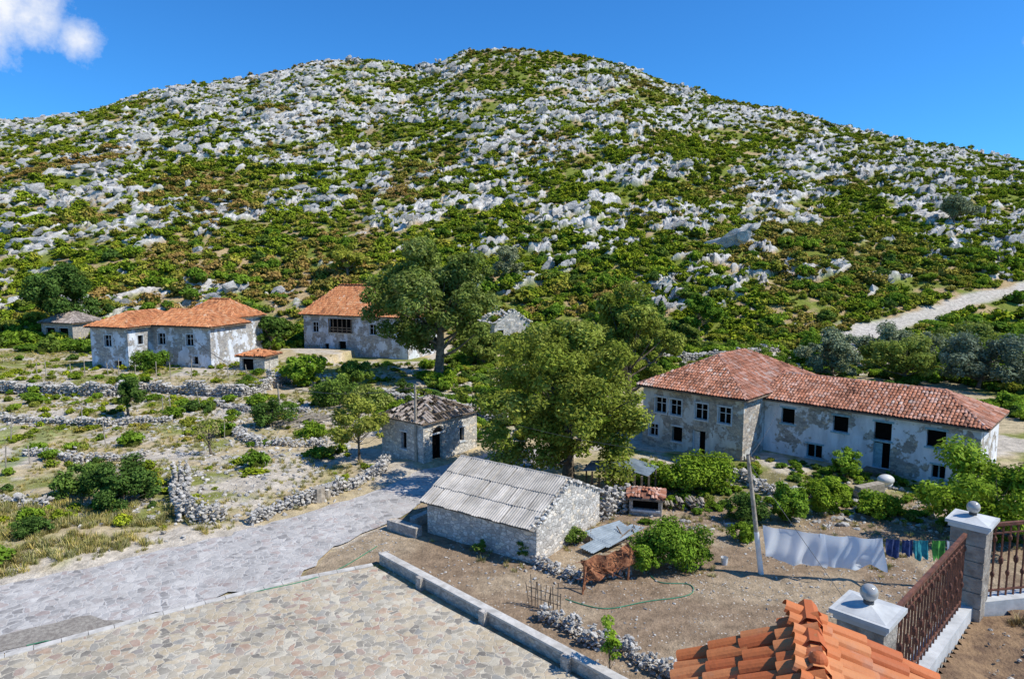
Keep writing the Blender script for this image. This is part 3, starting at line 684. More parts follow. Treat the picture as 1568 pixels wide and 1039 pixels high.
up=[(L-7.5,L-6.5,2.9,4.15,'w'),(L-6.15,L-5.15,2.9,4.15,'w'),(L-3.95,L-2.9,2.9,4.15,'w'),(L-2.0,L-1.0,2.9,4.15,'w')]
lo=[(L-8.0,L-7.2,.9,1.9,'w'),(L-5.9,L-5.0,.8,2.0,'o'),(L-4.1,L-3.0,-.2,2.0,'d')]
a,b,c=rect(h,o,a,L,13.5,-.3,4.95,{'f':up+lo},seed=3)
hip(h,c,a,b,L,13.5,4.98,7.4,along='b',seed=10,kw=dict(cw=.24,rad=.115))
h.done()
h=House('stone_farmhouse_wing','w_house2','tileold','blue')
o=c[1]+b*3.6+a*.02
Lw=14.0
ops=[(1.3,2.3,2.85,4.0,'o'),(5.05,6.1,2.85,4.0,'o'),(7.8,8.9,2.75,4.0,'o'),(11.0,12.1,2.85,4.0,'o'),(3.3,4.4,.6,1.6,'f'),(7.8,8.9,.75,2.6,'d'),(11.4,12.2,.8,1.7,'f')]
a,b,c=rect(h,o,a,Lw,6.4,-.3,4.55,{'f':ops},seed=8)
hip(h,c,a,b,Lw,6.4,4.58,6.15,hl=.1,hr=2.8,seed=20,kw=dict(cw=.24,rad=.115))
h.t.box((*(o+a*8.35-b*.6),.5),(1.8,1.2,.5),math.atan2(a[1],a[0]))
h.done()
h=House('white_farmhouse','w_far','tile');a=np.array([.953,-.304])
g=1.0
a,b,c=rect(h,(-55.4,89.2),a,6.2,11,g-.5,6.5,{'f':[(2.3,3.5,4.0,5.5,'w'),(3.9,5.0,1.3,2.2,'o')],'r':[(1.6,2.4,4.2,5.4,'s')]},seed=31)
hip(h,c,a,b,6.2,11,6.55,8.3,along='b',seed=30,kw=dict(cw=.28,rad=.14,cl=.45),ov=.5)
a,b,c=rect(h,(-48.3,91.1),a,9.5,7,g-.5,6.5,{'f':[(1.0,2.2,4.0,5.5,'w'),(5.6,6.8,4.0,5.5,'w'),(1.0,2.1,.9,3.1,'d'),(6.6,7.4,1.6,2.6,'o')]},seed=35)
hip(h,c,a,b,9.5,7,6.55,8.5,hl=.2,seed=34,kw=dict(cw=.28,rad=.14,cl=.45),ov=.5)
a,b,c=rect(h,(-48.5,99.5),a,9.5,6,g-.5,7.0,{},seed=39)
hip(h,c,a,b,9.5,6,7.05,9.4,seed=38,kw=dict(cw=.28,rad=.14,cl=.45),ov=.5)
h.done()
h=House('loggia_farmhouse','w_far','tile');a=np.array([.916,-.4])
a,b,c=rect(h,(-34.3,112),a,20,11,-.5,6.4,{'f':[(1.8,3.0,3.6,5.2,'w'),(5.2,9.6,3.6,5.9,'o'),(4.2,5.0,.9,1.8,'o'),(7.0,8.4,-.3,2.3,'o'),(13,14.2,3.6,5.2,'w')]},seed=41)
hip(h,c,a,b,20,11,6.45,11.0,seed=44,hl=3.2,hr=3.2,kw=dict(cw=.3,rad=.15,cl=.5),ov=.6)
for k in np.linspace(5.2,9.6,6):
    p=c[0]+a*k-b*.15;h.t.tube([(*p,3.6),(*p,5.9)],.09,4)
for z in(3.7,4.1,4.5): 
    p=c[0]+a*5.2-b*.2;q=c[0]+a*9.6-b*.2;h.t.tube([(*p,z),(*q,z)],.09,4)
h.done()
h=House('stone_hut','w_low','tilegrey');a,b,c=rect(h,(-81,117),(.95,-.3),7,6,-.5,4.6,{'f':[(1,3,1.5,3.8,'o'),(4,6,1.5,3.8,'o')]},seed=51)
hip(h,c,a,b,7,6,4.65,6.4,seed=50,kw=dict(cw=.3,rad=.15,cl=.5));h.done()
h=House('stone_lean_to','w_raw','tile');a,b,c=rect(h,(-35.2,87.3),(.9,-.2),3.6,3.2,.8,2.9,{'f':[(.4,2.0,1.1,2.6,'o')]},seed=55)
hip(h,c,a,b,3.6,3.2,2.95,3.6,seed=54,kw=dict(cw=.28,rad=.14,cl=.45,miss=.15));h.done()
# foreground shed
h=House('stone_shed','w_raw','sheet');a=np.array([5.9,-4.1]);A0=np.array([-4.7,36.6])
a,b,c=rect(h,A0,a,7.2,6.7,-.2,1.95,{},seed=61,gab=1.5,disp=.09,cell=.14)
ov=.28;A3=lambda p,z:np.array([p[0],p[1],z])
zr=3.52;ze=1.93
R0=A3(c[0]+b*3.35-a*ov,zr);R1=A3(c[1]+b*3.35+a*.02,zr)
tiles(h.r,A3(c[0]-a*ov-b*ov,ze-.1),A3(c[1]+a*.05-b*ov,ze-.1),R0,R1,cw=.46,cl=1.3,kind='s',seed=62)
tiles(h.r,A3(c[2]+a*.05+b*ov,ze-.1),A3(c[3]-a*ov+b*ov,ze-.1),R1,R0,cw=.46,cl=1.3,kind='s',seed=63)
cap(h.r,R0,R1,.09,.9,64)
for k in np.arange(-.2,7.3,.6):
    p=c[0]+a*k;h.t.tube([A3(p-b*(ov-.03),ze-.16),A3(p+b*.4,ze+.1)],.035,4)
h.t.tube([A3(c[0]-a*ov-b*ov,ze-.13),A3(c[1]-b*ov,ze-.13)],.03,4)
P=[];q=np.random.RandomState(3)
for k in np.linspace(0,1,26):
    for w in(-.05,.2):
        p=c[1]+b*6.7*k-a*w;P.append((p[0],p[1],1.95+1.5*(1-abs(k-.5)*2)+.05))
putstones(h.w,P,q.uniform(.12,.2,len(P)),True,5)
h.done()
# ruin with timber roof frame
h=House('ruined_stone_hut','w_raw','tilegrey')
a1=np.array([3.6,-2.9]);a,b,c=rect(h,(-10.1,51.8),a1,4.62,5.87,-.2,3.15,{'f':[(2.2,2.8,1.0,2.3,'o')],'r':[(.9,2.0,-.1,2.2,'o'),(3.9,4.4,1.1,2.2,'o')]},seed=71,disp=.08,cell=.2)
m_=1.45;rr=.57;V=[]
for i in range(13):
    t_=math.pi*i/12;p=c[1]+b*(m_-math.cos(t_)*rr)+a*.012;V.append((p[0],p[1],2.2+math.sin(t_)*rr*.9))
h.d.add(V,[list(range(13))])
for i in range(13):
    t_=math.pi*i/12;p=c[1]+b*(m_-math.cos(t_)*(rr+.13))+a*.03;putstones(h.w,[(p[0],p[1],2.2+math.sin(t_)*(rr*.9+.13))]*6,[.11]*6,False,i)
ap=A3((c[0]+c[2])/2,4.6);E=[A3(p+(p-(c[0]+c[2])/2)*.08,3.2) for p in c]
for i in range(4):
    h.t.tube([E[i],ap],.08,4);h.t.tube([E[i],E[(i+1)%4]],.08,4)
    for f in np.linspace(.08,.92,10):
        p=E[i]+(E[(i+1)%4]-E[i])*f;k=1-2*abs(f-.5);q_=ap+(E[i]-ap)*max(0,1-k)*(f<.5)+(E[(i+1)%4]-ap)*max(0,1-k)*(f>=.5)
        h.t.tube([p,q_],.04,4)
    for f in(.25,.5,.75): h.t.tube([E[i]+(ap-E[i])*f+[0,0,.06],E[(i+1)%4]+(ap-E[(i+1)%4])*f+[0,0,.06]],.03,4)
    tiles(h.r,E[i],E[(i+1)%4],ap,ap,cw=.26,rad=.12,cl=.4,seed=80+i,miss=.62 if i<2 else .2,base=False)
P=[]
for i in range(4):
    for f in np.linspace(0,1,22): p=c[i]+(c[(i+1)%4]-c[i])*f;P.append((p[0],p[1],3.15))
putstones(h.w,P,q.uniform(.12,.2,len(P)),False,6)
h.done()
def ruin(name,x,y,w,d,hh,rot,seed):
    h=House(name,'w_raw','tile');z=hz1(x,y)-.5;a=(math.cos(rot),math.sin(rot));global gabsides;gabsides='fb'
    a,b,c=rect(h,(x-w/2,y),a,w,d,z,z+hh*.6,{'f':[(w*.1,w*.25,z+1,z+2.4,'o')]},seed=seed,gab=hh*.4,disp=.2)
    P=[]
    for i in range(4):
        for f in np.linspace(0,1,16): p=c[i]+(c[(i+1)%4]-c[i])*f;P.append((p[0],p[1],z+hh*.6+(hh*.4*(1-2*abs(f-.5)) if i in(0,2) else 0)))
    putstones(h.w,P,q.uniform(.2,.5,len(P)),False,6);h.done()
ruin('ruined_house',0.5,117,7,6,6.0,.5,91);ruin('ruined_tower_wall',31.6,137,4,4,4,.4,92);ruin('summit_wall',-44,357,9,3,4,.1,93)
gabsides='rl'
h=House('brick_oven','w_low','tileold');a,b,c=rect(h,(7.0,39.4),(1,-.25),1.9,1.5,-.1,1.05,{'f':[(.2,1.7,.35,.95,'o')]},seed=95,cell=.2)
hip(h,c,a,b,1.9,1.5,1.1,1.35,ov=.15,seed=96,kw=dict(miss=.25));h.done()
# ------------------------------------------------------------ walls of loose stone
drystone('roadside_stone_wall',[(-15.3,37.9),(-13.9,40),(-11.2,43.6),(-9.2,47),(-9.5,49)],.75,.5,.17,True,seed=2)
drystone('rubble_wall',[(-22.9,45.5),(-21,41.5),(-18.4,38.0),(-16.6,38.4)],1.0,.8,.18,True,seed=3)
drystone('terrace_wall',[(-75,78.5),(-60,77.4),(-45,74.9),(-42.2,77.8),(-30.2,74.3),(-28.6,79.5),(-28,85)],1.2,.5,.24,seed=4)
drystone('field_wall',[(-48,62),(-38,60.5),(-32,63)],.6,.5,.2,seed=5)
drystone('field_wall',[(-46,40),(-34,41.5),(-28,40.5)],.5,.5,.2,seed=6)
drystone('field_wall',[(-31,70),(-24,66),(-20,66)],.6,.5,.2,seed=7)
drystone('field_wall',[(-24,58),(-20,54),(-15,54)],.5,.7,.2,seed=8)
drystone('field_wall',[(-38,52),(-32,50),(-28,51)],.4,.8,.18,seed=17)
drystone('orchard_wall',[(-16,75),(-10,70),(-3,66),(-1,60)],1.1,.6,.24,seed=9)
drystone('orchard_wall',[(-12,62),(-8,59),(-3,57.5)],1.0,.6,.22,seed=10)
drystone('track_wall',[(14,96),(24,99),(34,103),(44,112)],1.0,.8,.28,seed=11)
drystone('yard_stone_wall',[(1.1,27.3),(2.0,26.6),(2.9,25.6),(4.6,24.6),(5.4,23.6),(6.0,22.6)],.55,.4,.13,True,seed=12)
drystone('yard_stone_wall',[(.7,33.4),(1.6,32.2),(2.6,31.4),(3.6,31.0),(5.6,31.6)],.45,.4,.13,True,seed=13)
drystone('yard_stone_wall',[(5.2,38.1),(6.3,39.5),(7.4,41.2)],1.5,.5,.2,True,seed=14)
drystone('garden_wall',[(15,46.5),(17,42.5),(20,41.5)],.6,.5,.2,seed=15)
drystone('garden_wall',[(8.4,47.5),(10.5,46.2),(12.5,46.2)],.7,.5,.2,seed=16)
rubble('field_rubble',[(-24,38),(-16,37),(-9,46),(-12,54),(-16,66),(-28,70),(-36,64),(-26,50)],3400,.04,.26,21)
rubble('field_rubble',[(-60,76),(-28,76),(-26,60),(-50,58)],1200,.06,.3,22)
rubble('field_rubble',[(-28,28),(-24.9,30.4),(-16.4,36.5),(-20,44),(-50,44)],1000,.03,.18,23)
rubble('yard_pebbles',[(-9.5,33.6),(-6.8,38.2),(12,44),(17,46),(30,36),(26,26),(6,20),(3,23),(-3,29)],5500,.015,.09,24)
rubble('yard_rubble',[(6,37),(13,46),(31,43),(30,36),(18,37)],900,.05,.28,25)
rubble('slope_rubble',[(-16,60),(30,62),(50,100),(30,112),(-14,100)],1200,.1,.5,26)
def wallbox(mb,cp,p,q,z0,z1,th,cth,ch):
    L=math.hypot(q[0]-p[0],q[1]-p[1]);r_=math.atan2(q[1]-p[1],q[0]-p[0]);m=((p[0]+q[0])/2,(p[1]+q[1])/2)
    mb.box((*m,(z0+z1)/2),(L,th,z1-z0),r_)
    n=max(1,int(L/1.2))
    for i in range(n):
        f=(i+.5)/n;cp.box((p[0]+(q[0]-p[0])*f,p[1]+(q[1]-p[1])*f,z1+ch/2+.001),(L/n-.006,cth,ch),r_+rs.randn()*.003)
e=empty('plaza_parapet');w=MB();cp=MB()
wallbox(w,cp,(-6.5,32.7),(8,18.0),-.2,.5,.32,.40,.09)
for f in(.17,.38,.6,.8):
    x_,y_=-6.5+14.5*f,32.7-14.7*f;w.box((x_-.13,y_-.13,.22),(.35,.45,.74),math.atan2(-14.7,14.5))
w.obj('wall',M['w_low'],e);cp.obj('coping',M['concrete'],e)
e=empty('stone_trough');w=MB();w.box((-6.0,36.6,.28),(2.2,.5,.56),-.61);w.box((-5.2,38.0,.28),(.4,1.6,.56),-.61);w.obj('trough_body',M['w_low'],e)
# ------------------------------------------------------------ terrace at right front
e=empty('terrace_retaining_wall')
tp=[(3.18,5.8),(5.95,8.5),(13,9.8),(13,-2),(1.2,-2),(1.2,3.6)]
V=[(x_,y_,z_) for z_ in(-.1,10.42) for x_,y_ in tp];w=MB();n=len(tp)
w.add(V,[[i,(i+1)%n,n+(i+1)%n,n+i] for i in range(n)]);w.obj('wall',M['w_raw'],e)
gx,gy=np.meshgrid(np.linspace(1.25,12.9,110),np.linspace(-2,9.8,110));q_=inpoly(gx,gy,[(3.2,5.7),(5.97,8.42),(12.9,9.7),(12.9,-2),(1.25,-2),(1.25,3.6)])
gz=10.40+.10*fbm(gx/.6,gy/.6,3,5);I=np.arange(gx.size).reshape(gx.shape);F=np.stack([I[:-1,:-1],I[:-1,1:],I[1:,1:],I[1:,:-1]],-1).reshape(-1,4)
F=F[(q_[:-1,:-1]&q_[1:,1:]&q_[:-1,1:]&q_[1:,:-1]).ravel()];w=MB();w.add(np.stack([gx,gy,gz],-1).reshape(-1,3),F,.5)
w.obj('terrace_soil',m_plain('reddish_soil',(.32,.21,.12),(.16,.105,.07),5,1,.8,bd=.04,spec=.1),e,True)
w=MB();w.tube([(3.18,5.8,10.5),(5.95,8.5,10.5)],.16,4);w.tube([(5.95,8.5,10.5),(13,9.8,10.5)],.16,4);w.obj('plinth',M['cap'],e)
q=np.random.RandomState(9);P=np.stack([q.uniform(4,11,6000),q.uniform(3,9.3,6000)],1);m=inpoly(P[:,0],P[:,1],[(3.6,5.6),(6.1,8.2),(12.5,9.3),(12.5,1),(3.6,1)])&(fbm(P[:,0]*1.2,P[:,1]*1.2,2,8)>.45);P=P[m]
M['dry']=m_leaf('dry_grass_blades',(.22,.17,.08),(.38,.30,.15),(.50,.43,.25),2,trans=0)
C_dry=coll('dry_variants',[tuft('dry_v%d'%i,50+i,M['dry']) for i in range(4)])
scatter('dry_grass',np.column_stack([P,np.full(len(P),10.45)]),q.uniform(.05,.16,len(P)),C_dry,4,31)
P=np.stack([q.uniform(4,11,1500),q.uniform(3,9.3,1500),np.full(1500,10.47)],1);P=P[inpoly(P[:,0],P[:,1],[(3.6,5.6),(6.1,8.2),(12.5,9.3),(12.5,1),(3.6,1)])]
w=MB();putstones(w,P,.012+.035*q.rand(len(P))**3,False,8);w.obj('terrace_pebbles',M['stone'])
t=NT('frosted_glass');M['lamp']=t.fin((.40,.38,.34),.1,spec=.9)
def pillar(x,y,z0,z1,rot):
    e=empty('gate_pillar');w=MB();n=6
    for i in range(n):
        hh=(z1-z0)/n;w.box((x,y,z0+hh*(i+.5)),(.38+q.rand()*.012,.38+q.rand()*.012,hh-.015),rot+q.randn()*.01)
    w.box((x,y,(z0+z1)/2),(.355,.355,z1-z0-.01),rot);w.obj('pillar_blocks',M['pillar'],e)
    w=MB();w.box((x,y,z1+.025),(.44,.44,.05),rot);w.box((x,y,z1+.071),(.50,.50,.04),rot)
    V=[(x+.30*math.cos(rot+k),y+.30*math.sin(rot+k),z1+.092) for k in(.785,2.356,3.93,5.498)]+[(x,y,z1+.15)];w.add(V,[[0,1,4],[1,2,4],[2,3,4],[3,0,4]]);w.obj('pillar_cap',M['cap'],e)
    w=MB();w.tube([(x,y,z1+.11),(x,y,z1+.17)],.045,10);w.obj('lamp_base',M['wire'],e)
    w=MB();w.sphere((x,y,z1+.24),.078,20,14);w.obj('lamp_globe',M['lamp'],e,True)
pillar(5.95,8.5,10.4,11.62,.77);pillar(3.2,5.82,10.4,11.82,.77)
def railing(name,p,q_,z0,z1):
    e=empty(name);w=MB();p=np.array(p);q2=np.array(q_);L=np.linalg.norm(q2-p);n=int(L/.115);d=(q2-p)/L
    at=lambda s,z:(*(p+d*s),z)
    w.tube([at(0,z1),at(L,z1)],.03,4);w.tube([at(0,z1-.12),at(L,z1-.12)],.012,4);w.tube([at(0,z0+.1),at(L,z0+.1)],.016,4)
    for i in range(n+1):
        s=i*L/n;w.tube([at(s,z0),at(s,z1)],.012,4)
        if i%2: 
            for zc in(z0+.32,z0+.8): w.sphere(at(s,zc),(.026,.026,.045),8,6)
        else: w.sphere(at(s,(z0+z1)/2),(.03,.03,.06),8,6)
    w.obj('bars',M['rust'],e)
railing('iron_railing',(3.45,6.07),(5.72,8.28),10.6,11.58);railing('iron_railing',(6.2,8.55),(12.5,9.7),10.6,11.6)
# foreground clay roof
h=House('gate_roof','w_low','tilenew')
Af=np.array([2.26,4.95,12.32]);An=np.array([1.43,2.6,12.32]);Lf=np.array([1.42,5.1,11.86]);Ln=np.array([.55,2.8,11.86]);Rf=np.array([3.02,4.74,11.95]);Rn=np.array([2.3,2.4,11.95])
tiles(h.r,Lf,Ln,Af,An,cw=.15,cl=.27,rad=.075,seed=5,arcn=9);tiles(h.r,Rn,Rf,An,Af,cw=.15,cl=.27,rad=.075,seed=6,arcn=9)
cap(h.r,An+[0,0,.03],Af+[0,0,.03],.085,.28,3)
def prism(mb,pts,zlo):
    n=len(pts);V=[tuple(p-np.array([0,0,.02])) for p in pts]+[(p[0],p[1],zlo) for p in pts];mb.add(V,[[i,(i+1)%n,n+(i+1)%n,n+i] for i in range(n)])
cw_=lambda p:p+(np.array([1.84,3.8,p[2]])-p)*np.array([.12,.12,0])-np.array([0,0,.06])
prism(h.w,[cw_(Lf),cw_(Ln),cw_(An),cw_(Rn),cw_(Rf),cw_(Af)],8);h.r.sphere((1.98,4.15,12.44),.06,14,10,.1)
h.done()
# ------------------------------------------------------------ poles, wires, washing
def pole(name,b,t_,r_,arm=0,mat='woodl',white=0):
    e=empty(name);w=MB();w.tube([b,t_],[r_*1.2,r_*.8],10);w.obj('post',M[mat],e,True)
    if white:
        w=MB();f=white;w.tube([b,tuple(np.array(b)+(np.array(t_)-np.array(b))*f)],[r_*1.25,r_*1.1],10);w.obj('painted_base',M['plastic'],e,True)
    if arm:
        w=MB();x,y,z=t_;w.tube([(x-arm,y,z-.3),(x+arm,y,z-.3)],.05,4)
        for k in(-arm*.9,-arm*.45,0,arm*.45,arm*.9): w.tube([(x+k,y,z-.3),(x+k,y,z-.08)],.035,6)
        w.obj('crossarm',M['wood'],e)
pole('utility_pole',(-7.1,49.3,-.2),(-7.1,49.3,6.1),.11,.8);pole('utility_pole',(12.1,31.6,-.2),(11.2,31.6,5.9),.11,.35,'woodl',.38)
pole('utility_pole',(-22.3,64.6,0),(-22.5,64.6,3.4),.09,.4);pole('utility_pole',(50.3,106,0),(50.3,106,4.6),.1,0)
pole('clothes_post',(20.6,30,0),(20.6,30,2.5),.05)
def wire(name,P,Q,sag,r_=.012,mat='wire'):
    w=MB();P=np.array(P);Q=np.array(Q);w.tube([P+(Q-P)*f-np.array([0,0,sag*4*f*(1-f)]) for f in np.linspace(0,1,17)],r_,4);return w.obj(name,M[mat])
for k in(-.3,0,.3):
    wire('power_line',(-7.1+k,49.3,5.8),(-22.5+k*.5,64.6,3.2),.6);wire('power_line',(-22.5+k*.5,64.6,3.2),(-44,91,5.8),.8)
wire('power_line',(-7.1,49.3,5.8),(11.2,31.6,5.7),1.0);wire('power_line',(11.2,31.6,5.7),(19.6,49,4.8),.4);wire('guy_wire',(11.2,31.6,5.6),(14.6,27,0),0)
P0=np.array([12.0,31.6,2.45]);P1=np.array([20.6,30,2.35]);SAG=.22
wire('washing_line',P0,P1,SAG,.01)
def cloth(w,f0,f1,drop,seed,amp=1):
    n,m_=70,24;F=[];V=[];d=(P1-P0);nn=np.array([-d[1],d[0],0]);nn/=np.linalg.norm(nn)
    for j in range(m_):
        for i in range(n):
            f=f0+(f1-f0)*i/(n-1);sc=(i/(n-1))
            dr=drop*(.80+.34*vn(np.array([sc*3.5+seed]),np.array([0.]),3)[0]);zz=dr*j/(m_-1)
            k=((vn(np.array([sc*6+seed*7+zz*.8]),np.array([zz*.9]),seed)[0]-.5)*.75*(.25+zz)+math.sin(sc*15+seed+zz)*.05*(.3+zz))*amp
            V.append(P0+d*(f+.004*math.sin(zz*3+seed))-np.array([0,0,SAG*4*f*(1-f)+zz+.045*abs(math.sin(sc*6.28))])+nn*(k-.22*zz))
    F=[[j*n+i,j*n+i+1,(j+1)*n+i+1,(j+1)*n+i] for j in range(m_-1) for i in range(n-1)];w.add(V,F)
e=empty('hanging_laundry')
for nm,f0,f1,dr,mt in(('sheet_white',.01,.33,1.5,'white'),('sheet_blue',.30,.62,1.4,'lightblue'),('shirt_navy',.635,.70,.8,'navy'),('towel_navy',.71,.76,.7,'navy'),('shirt_teal',.77,.84,.8,'teal'),('cloth_green',.86,.92,.9,'green'),('towel_white',.925,.97,.7,'white')):
    w=MB();cloth(w,f0,f1,dr,len(nm)+int(f0*50),1 if f1-f0>.2 else .35);w.obj(nm,M[mt],e,True)
# ------------------------------------------------------------ clutter
e=empty('corrugated_metal_sheet');w=MB()
def corr(w,c,L,W,rot,pitch,roll,z):
    n=61;V=[]
    for j in range(2):
        for i in range(n):
            x_=(j-.5)*L;y_=(i/(n-1)-.5)*W;zz=.025*math.sin(i/(n-1)*2*math.pi*W/.16);co,si=math.cos(rot),math.sin(rot)
            V.append((c[0]+x_*co-y_*si,c[1]+x_*si+y_*co,z+zz+x_*pitch+y_*roll))
    w.add(V,[[i,i+1,n+i+1,n+i] for i in range(n-1)])
corr(w,(4.9,34.7),3.0,.95,.75,.06,.05,.35);corr(w,(5.8,35.2),3.0,.95,.72,.1,-.1,.42);corr(w,(5.2,35.9),2.6,.9,.6,.02,.2,.45);w.obj('sheets',M['steel'],e)
w=MB()
for i in range(8): x_,y_=4.0+rs.rand()*3,34+rs.rand()*2.4;an=rs.rand()*2;w.tube([(x_,y_,.25),(x_+1.4*math.cos(an),y_+1.4*math.sin(an),.6)],.035,6)
w.obj('planks',M['wood'],e)
e=empty('tin_lean_to');w=MB();corr(w,(6.2,43.8),2.6,2.2,-.4,.12,.05,1.65);corr(w,(8.3,44.2),2.4,1.8,-.6,-.15,.1,1.5);w.obj('roof',M['steel'],e);w=MB()
for p in((5,44.6),(7.2,43.2),(8.0,45),(9.4,43.4),(5.2,43)): w.tube([(*p,0),(*p,1.5)],.06,5)
for i in range(9): w.tube([(5.2+i*.45,43-i*.05,0),(5.2+i*.45,43-i*.05,1.3)],.09,4)
w.obj('posts',M['wood'],e)
e=empty('firewood_stack');w=MB()
for i in range(34):
    x_=9.4+rs.rand()*2.2;z_=.08+rs.rand()*.5;y_=40.4+rs.randn()*.2;w.tube([(x_,y_-.5,z_),(x_+rs.randn()*.15,y_+.5,z_+rs.randn()*.05)],.06+rs.rand()*.03,6)
w.obj('logs',M['woodl'],e)
e=empty('rusted_wire_mat');w=MB();n=40;V=[]
for j in range(14):
    for i in range(n):
        s=i/(n-1);z=j/13
        V.append((3.35+2.4*s+.15*math.sin(z*5+s*6),30.1+.8*s+.45*z+.12*math.sin(s*19+z*3),.15+.9*s*.6+z*(.95-.15*s)+.14*vn(np.array([s*9]),np.array([z*4]),4)[0]))
w.add(V,[[j*n+i,j*n+i+1,(j+1)*n+i+1,(j+1)*n+i] for j in range(13) for i in range(n-1)]);w.obj('mat',M['rustmat'],e);w=MB()
for i in range(70):
    s,z=rs.rand(),rs.rand();p=np.array((3.3+2.45*s,30.0+.8*s+.45*z,.15+.55*s+z*.95));w.tube([p,p+rs.randn(3)*[.35,.12,.2]],.018,4)
for p,q2 in(((3.35,30,0),(3.3,29.9,1.4)),((3.2,29.5,0),(3.4,30,1.1)),((5.5,30.9,0),(5.6,30.9,1.6))): w.tube([p,q2],.05,6)
w.obj('twigs',M['rustmat'],e)
e=empty('stick_fence');w=MB()
for i in range(11): 
    x_,y_=.75+i*.13,28.6-i*.1;w.tube([(x_,y_,0),(x_+rs.randn()*.06,y_+rs.randn()*.05,1.0+rs.rand()*.5)],.022,5)
for z in(.4,.8): w.tube([(.7,28.65,z),(2.1,27.6,z+.05)],.018,4)
w.obj('sticks',M['wood'],e)
for i,(x_,y_,s) in enumerate([(-13.9,40.9,.5),(-12.2,41.7,.75),(-13.1,41.2,.45),(-11.8,42.0,.5),(-16.9,38.6,.35)]):
    e=empty('tree_stump');w=MB();h_=.55+.3*(i==1);w.tube([(x_,y_,0),(x_+.02,y_,h_*.5),(x_,y_+.03,h_)],[s*.62,s*.5,s*.52],9)
    w.add([(x_+s*.52*math.cos(k*.698+.35),y_+.03+s*.52*math.sin(k*.698+.35),h_) for k in range(9)],[list(range(9))]);w.obj('wood',M['woodl' if i%2 else 'wood'],e)
e=empty('timber_pile');w=MB()
for i in range(26):
    x_,y_=-19.5+rs.randn()*1.2,62+rs.randn()*.9;an=.6+rs.randn()*.4;w.tube([(x_-math.cos(an)*1.2,y_-math.sin(an)*1.2,.1+rs.rand()*.5),(x_+math.cos(an)*1.2,y_+math.sin(an)*1.2,.3+rs.rand()*.6)],.06,4)
w.obj('beams',M['woodl'],e)
e=empty('bucket');w=MB();w.tube([(10.6,32.6,0),(10.6,32.6,.36)],[.14,.18],14);w.tube([(10.6,32.6,.36),(10.6,32.6,.37)],[.19,.19],14);w.obj('body',M['plastic'],e)
e=empty('water_tank');w=MB();w.sphere((24.6,43.6,.75),(.55,.42,.36),18,10);w.box((24.6,43.6,.42),(.7,.5,.3));w.obj('body',M['plastic'],e,True)
e=empty('wooden_trough');w=MB();w.tube([(21.8,41.7,.65),(23.6,42.3,.75)],[.38,.38],4);w.tube([(21.7,41.7,.45),(23.7,42.3,.5)],[.3,.3],4);w.obj('body',M['woodl'],e)
def hose(pts):
    w=MB();P=[]
    for i in range(len(pts)-1):
        p0,p1,p2,p3=[np.array(pts[min(max(k,0),len(pts)-1)],float) for k in(i-1,i,i+1,i+2)]
        for t_ in np.linspace(0,1,8,endpoint=False): P.append(.5*(2*p1+(p2-p0)*t_+(2*p0-5*p1+4*p2-p3)*t_**2+(3*p1-p0-3*p2+p3)*t_**3))
    P=[(p[0],p[1],hz1(p[0],p[1])+(.13 if (inpoly(p[0:1],p[1:2],ROAD)[0] or inpoly(p[0:1],p[1:2],PLAZA)[0]) else .03)) for p in P]
    w.tube(P,.022,5);w.obj('garden_hose',M['hose'])
hose([(2.4,29),(4,28.2),(6,28.8),(8,29.4),(8.3,30.4),(7,30.6),(6.6,31.4)]);hose([(-19,25.2),(-16,27),(-12,29.4),(-9,31.3),(-7,35)])
e=empty('garden_posts');w=MB()
for i in range(14): 
    x_=-58+i*2.2;y_=79.5+rs.rand()*3;w.tube([(x_,y_,1),(x_+rs.randn()*.1,y_,2.6+rs.rand())],.05,5)
for i in range(12):
    x_,y_=-44+rs.rand()*26,44+rs.rand()*26;z_=hz1(x_,y_);w.tube([(x_,y_,z_-.1),(x_+rs.randn()*.1,y_,z_+1.3+rs.rand()*.8)],.045,5)
w.obj('posts',M['woodl'],e)
# ------------------------------------------------------------ camera, sun, sky
cam=bpy.data.cameras.new('camera');co=bpy.data.objects.new('camera',cam);scene.collection.objects.link(co);scene.camera=co
co.location=(0,0,15);co.rotation_euler=(math.radians(90-6.5),0,0);cam.sensor_width=36;cam.lens=24;cam.clip_end=6000;cam.clip_start=.05
el=math.radians(49);az=math.atan2(.97,-.2)
Ld=Vector((math.sin(az)*math.cos(el),math.cos(az)*math.cos(el),math.sin(el)))
s=bpy.data.lights.new('sun','SUN');s.energy=5.0;s.angle=math.radians(.53);s.color=(1,.96,.88);so=bpy.data.objects.new('sun',s);scene.collection.objects.link(so)
so.rotation_euler=(-Ld).to_track_quat('-Z','Y').to_euler()
W=bpy.data.worlds.new('World');scene.world=W;W.use_nodes=True;N=W.node_tree.nodes;Lk=W.node_tree.links.new;N.clear()
out=N.new('ShaderNodeOutputWorld');bg=N.new('ShaderNodeBackground');sk=N.new('ShaderNodeTexSky');sk.sky_type='NISHITA';sk.sun_disc=False;sk.sun_elevation=el;sk.sun_rotation=az
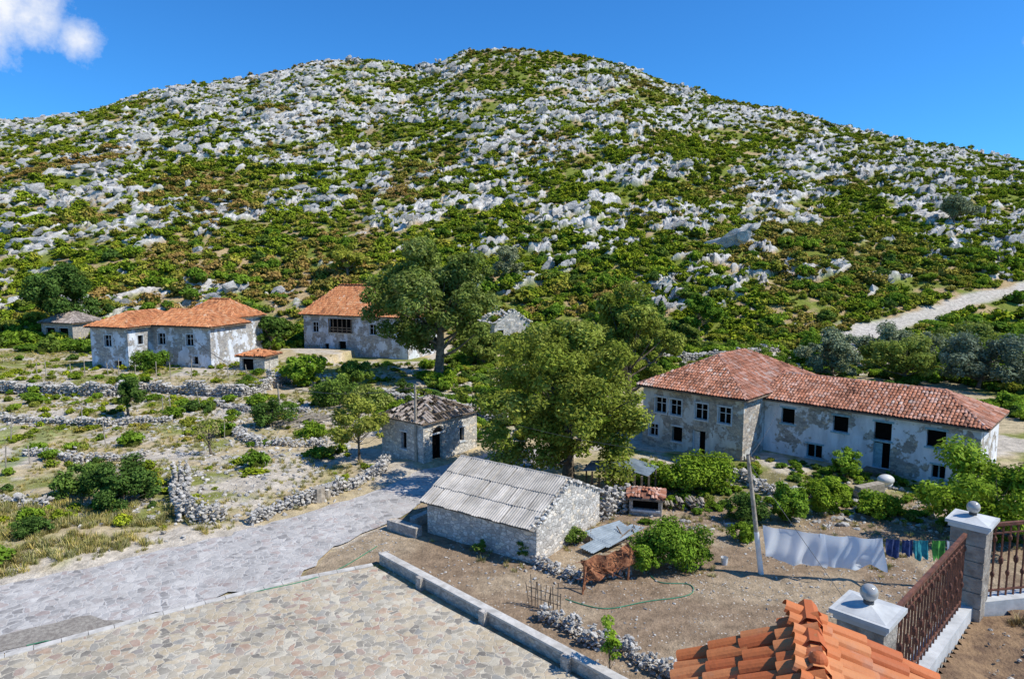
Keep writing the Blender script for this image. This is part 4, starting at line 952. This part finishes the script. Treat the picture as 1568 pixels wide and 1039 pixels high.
sk.altitude=600;sk.air_density=1.0;sk.dust_density=.2;sk.ozone_density=2
hs=N.new('ShaderNodeMix');hs.data_type='RGBA';hs.blend_type='MULTIPLY';hs.inputs[0].default_value=1;hs.inputs[7].default_value=(.24,.74,1.25,1)
Lk(sk.outputs[0],hs.inputs[6])
tc=N.new('ShaderNodeTexCoord');nz=N.new('ShaderNodeTexNoise');nz.inputs['Scale'].default_value=11;nz.inputs['Detail'].default_value=8;nz.inputs['Roughness'].default_value=.62
Lk(tc.outputs['Generated'],nz.inputs['Vector'])
def blob(d,rad,soft):
    v=N.new('ShaderNodeVectorMath');v.operation='DISTANCE';Lk(tc.outputs['Generated'],v.inputs[0]);v.inputs[1].default_value=d
    m=N.new('ShaderNodeMapRange');Lk(v.outputs['Value'],m.inputs[0]);m.inputs[1].default_value=rad;m.inputs[2].default_value=rad*soft;return m.outputs[0]
def mx(a,b,op):
    m=N.new('ShaderNodeMath');m.operation=op
    for i,q in enumerate((a,b)):
        if isinstance(q,(int,float)): m.inputs[i].default_value=q
        else: Lk(q,m.inputs[i])
    return m.outputs[0]
bl=mx(mx(mx(blob((-.570,.775,.285),.10,.1),blob((-.535,.800,.270),.06,.1),'MAXIMUM'),blob((-.503,.826,.254),.045,.1),'MAXIMUM'),blob((.575,.785,.243),.02,.1),'MAXIMUM')
cr=N.new('ShaderNodeMapRange');Lk(mx(mx(bl,.36,'MULTIPLY'),nz.outputs['Fac'],'ADD'),cr.inputs[0]);cr.inputs[1].default_value=.60;cr.inputs[2].default_value=.90
cm_=N.new('ShaderNodeMix');cm_.data_type='RGBA';Lk(mx(cr.outputs[0],mx(mx(bl,5,'MULTIPLY'),1,'MINIMUM'),'MULTIPLY'),cm_.inputs[0]);Lk(hs.outputs[2],cm_.inputs[6]);cm_.inputs[7].default_value=(6.4,6.6,7.0,1)
Lk(cm_.outputs[2],bg.inputs[0]);bg.inputs[1].default_value=.145;Lk(bg.outputs[0],out.inputs[0])
scene.view_settings.view_transform='Standard';scene.view_settings.look='None';scene.view_settings.exposure=0
